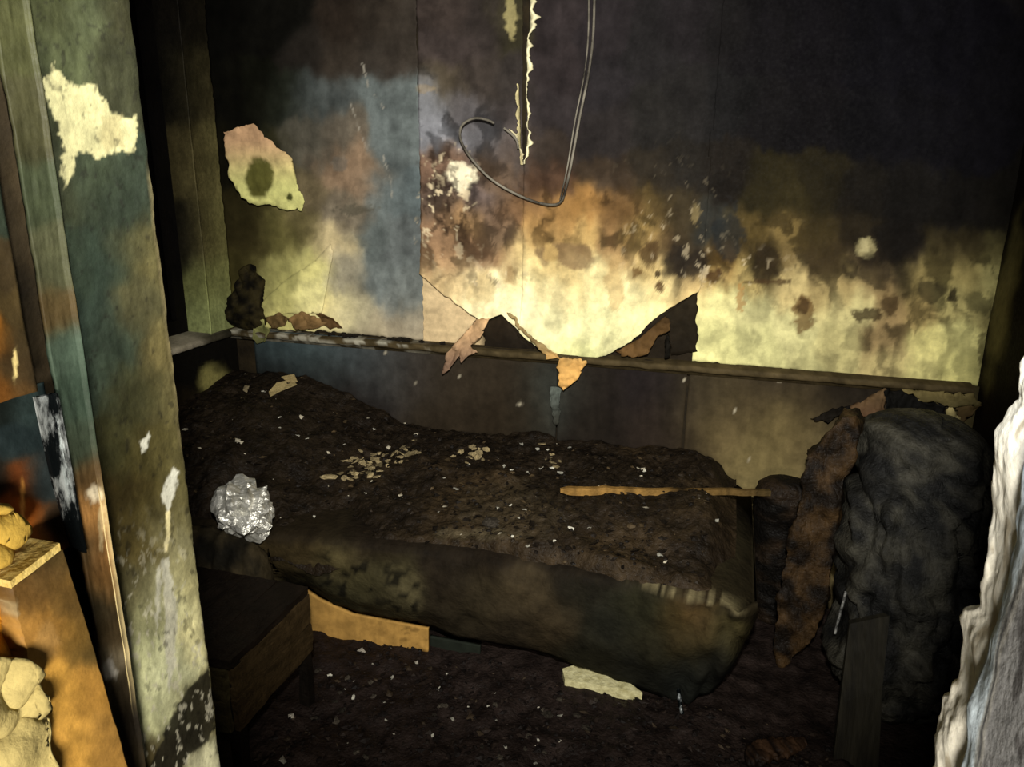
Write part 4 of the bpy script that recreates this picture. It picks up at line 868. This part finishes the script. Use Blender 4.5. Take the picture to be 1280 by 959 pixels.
# ------------------------------------------------------------------ white board fragment under the bed edge
q = [on_z(np.array(float(a)), np.array(float(b)), .062) for a, b in [(703, 836), (716, 832), (750, 837), (772, 842), (803, 866), (778, 862), (740, 855), (706, 850)]]
o = prism('white_board_fragment', np.array(q)-q[0], (0, 0, -.034), mat('white_gypsum', (176, 168, 120), (226, 220, 172), 40, .8, .5, 60)); o.location = q[0]
tag(o, 'broken piece of white board poking out from under the bed', 'board')
V, F = tube([pk(848, 862, 1.93), pk(850, 878, 1.895), pk(853, 892, 1.88), pk(856, 906, 1.878)], .006, 6, 4); o = link('metal_peg', mesh(V, F), MMETAL, smooth=True); tag(o, 'short dull metal peg hanging below the mattress edge', 'peg')
lump('rusty_fragment', [on_z(np.array(930.), np.array(945.), .03), on_z(np.array(960.), np.array(938.), .04), on_z(np.array(1010.), np.array(930.), .03)], [.04, .05, .02], [.018, .022, .01], (0, 1, 0), (0, 0, 1), MCHIP, shade((20, 14, 10), (62, 44, 30), 40, 23), amp=.02, ns=30, seed=25)
tag(bpy.data.objects['rusty_fragment'], 'rust-brown burnt fragment on the floor before the charred bundle', 'fragment')

# ------------------------------------------------------------------ right: leaning charred cushion and bundle of bedding
YR = 2.05
def at(x, y, Y_=YR): return on_y(np.array(float(x)), np.array(float(y)), Y_)
def slab(name, pts, ytop, ybot, depth, material, colf, amp=.02, ns=14, seed=0):
    ys = [p[1] for p in pts]; y0, y1 = min(ys), max(ys)
    F3 = np.array([at(x, y, ytop+(ybot-ytop)*(y-y0)/(y1-y0)) for x, y in pts]); o = F3.mean(0); o[2] = F3[:, 2].min()
    bm = bmesh.new(); a = [bm.verts.new(tuple(p-o)) for p in F3]; b = [bm.verts.new(tuple(p-o+np.array((.02, depth, 0)))) for p in F3]; n_ = len(a)
    bm.faces.new(a); bm.faces.new(b[::-1])
    for k in range(n_): bm.faces.new((a[k], b[k], b[(k+1) % n_], a[(k+1) % n_]))
    bmesh.ops.triangulate(bm, faces=bm.faces[:])
    for _ in range(5):
        es = [e for e in bm.edges if e.calc_length() > .016]
        if es: bmesh.ops.subdivide_edges(bm, edges=es, cuts=1); bmesh.ops.triangulate(bm, faces=bm.faces[:])
    bmesh.ops.smooth_vert(bm, verts=bm.verts[:], factor=.5, use_axis_x=True, use_axis_y=True, use_axis_z=True)
    bmesh.ops.recalc_face_normals(bm, faces=bm.faces[:]); bm.normal_update()
    A = np.array([v_.co[:] for v_ in bm.verts])+o
    d = (fbm(A[:, 0]*ns+A[:, 1]*ns*.7, A[:, 2]*ns, seed)-.5)*2*amp+(np.abs(fbm(A[:, 0]*ns*2.2, A[:, 2]*ns*1.4+A[:, 1]*ns, seed+4)-.5)-.12)*amp*1.6
    for v_, k in zip(bm.verts, d): v_.co = v_.co+v_.normal*float(k)
    me = bpy.data.meshes.new(name); bm.to_mesh(me); bm.free(); setcol(me, colf(A)); q_ = link(name, me, material, None, True); q_.location = o; return q_
slab('charred_cushion', [(1036, 540), (1052, 520), (1070, 522), (1076, 545), (1066, 588), (1048, 625), (1042, 690), (1034, 745), (1018, 800), (1008, 812), (990, 832), (974, 840), (966, 812), (974, 740), (984, 690), (1000, 625), (1006, 590), (1004, 570), (1018, 562)], 2.30, 2.20, .09, MCH,
     shade((20, 15, 10), (58, 43, 25), 20, 33), amp=.02, ns=15, seed=35)
tag(bpy.data.objects['charred_cushion'], 'brown charred foam slab leaning upright at the end of the bed', 'cushion')
lump('charred_bedding', [at(1150, 514, 2.36), at(1154, 548, 2.34), at(1150, 610, 2.29), at(1134, 690, 2.22), at(1127, 770, 2.17), at(1122, 850, 2.13), (.58, 2.12, .0)], [.115, .165, .185, .185, .175, .16, .155], [.09, .14, .175, .18, .17, .15, .15], (1, 0, 0), (0, 1, 0), MCH,
     shade((26, 26, 25), (62, 60, 52), 14, 43), amp=.036, ns=6, seed=45, fold=1.6, rows=130, seg=110, xmax=.818)
tag(bpy.data.objects['charred_bedding'], 'tall slumped bundle of charred bedding in the corner by the right wall', 'bedding')
lump('gap_filler_mound', [(.305, 2.51, .0), (.305, 2.51, .14), (.30, 2.51, .3), (.285, 2.49, .44), (.255, 2.435, .585)], [.125, .125, .125, .115, .10], [.085, .085, .085, .09, .085], (1, 0, 0), (0, 1, 0), MCH, shade((12, 10, 8), (34, 26, 18), 20, 53), amp=.02, ns=16, seed=58, rows=90, seg=80)  # added dark mound, fills the shaded gap at the bed end
tag(bpy.data.objects['gap_filler_mound'], 'added dark mound of debris filling the shaded gap between the bed end and the leaning foam slab', 'mound')
# pale plank in front of the bundle
q = [at(1062, 780, 2.02), at(1112, 770, 2.02), at(1103, 860, 1.92), at(1098, 975, 1.815), at(1040, 965, 1.80), at(1050, 880, 1.89)]
q[3][2] = q[4][2] = .004
o = prism('scorched_plank', np.array(q)-q[-2], (0, .02, 0), mat('grey_plank', (26, 24, 19), (46, 43, 34), 8, .7, .4, 30, stretch=(4, 1, .6))); o.location = q[-2]; tag(o, 'dark grey scorched plank standing against the charred bundle', 'plank')
_b = bpy.data.objects['charred_bedding']; sp_ = []
for x_, y_ in ((1049, 742), (1047, 760), (1045, 780), (1041, 812)):
    ok_, co_, no_, _i = _b.closest_point_on_mesh(Vector(at(x_, y_, 2.1))-_b.location); sp_.append(np.array(co_+_b.location+no_*.002))
V, F = tube([sp_[0], sp_[-1]*.75+sp_[0]*.25], .0035, 6, 5); o = link('metal_strip', mesh(V, F), mat('glint_metal', (60, 60, 58), (235, 235, 230), 60, .3, .2, 60, metal=.6)); tag(o, 'thin metal strip painted as a bright glint between the foam slab and the bundle', 'strip')  # glint beside the bundle, put into the strip's pale colour
# torn hardboard and paper at the top of the heap, one hole painted dark
flap('shard_hole_sheet', [(1013, 523), (1040, 511), (1062, 506), (1064, 518), (1046, 520), (1036, 528)], [.012, .012]+[.04]*4, two((14, 12, 10), (24, 20, 15), 500, 530, 3), WB, base=YP, seed=31)
flap('shard_hole_sheet', [(1062, 508), (1085, 496), (1104, 486), (1106, 508), (1108, 530), (1104, 556), (1098, 552), (1096, 522), (1078, 520)], [.012]*4+[.04]*5, two((96, 76, 52), (84, 56, 44), 490, 550, 4), WB, base=YP, seed=32)
flap('shard_hole_sheet', [(1104, 484), (1126, 488), (1150, 500), (1180, 506), (1182, 560), (1112, 560)], [.012, .012]+[.04]*4, two((16, 15, 13), (12, 12, 12), 490, 550, 4), WB, base=YP, seed=33)  # dark sheet painted where the panel has a hole
flap('shard_hole_sheet', [(1124, 484), (1160, 488), (1215, 492), (1226, 506), (1198, 508), (1180, 507), (1148, 500)], [.012, .012]+[.04]*5, two((110, 98, 62), (80, 72, 44), 484, 510, 4), WB, base=YP, seed=34)
flap('shard_hole_sheet', [(1186, 506), (1190, 508), (1200, 528), (1178, 527), (1180, 516)], [.03]*5, two((170, 156, 106), (120, 110, 74), 500, 530, 4), WB, base=YP, seed=35)
flap('shard_hole_sheet', [(1196, 508), (1228, 504), (1212, 520), (1202, 528), (1194, 518)], [.03]*5, two((80, 66, 40), (60, 48, 30), 500, 530, 4), WB, base=YP, seed=36)
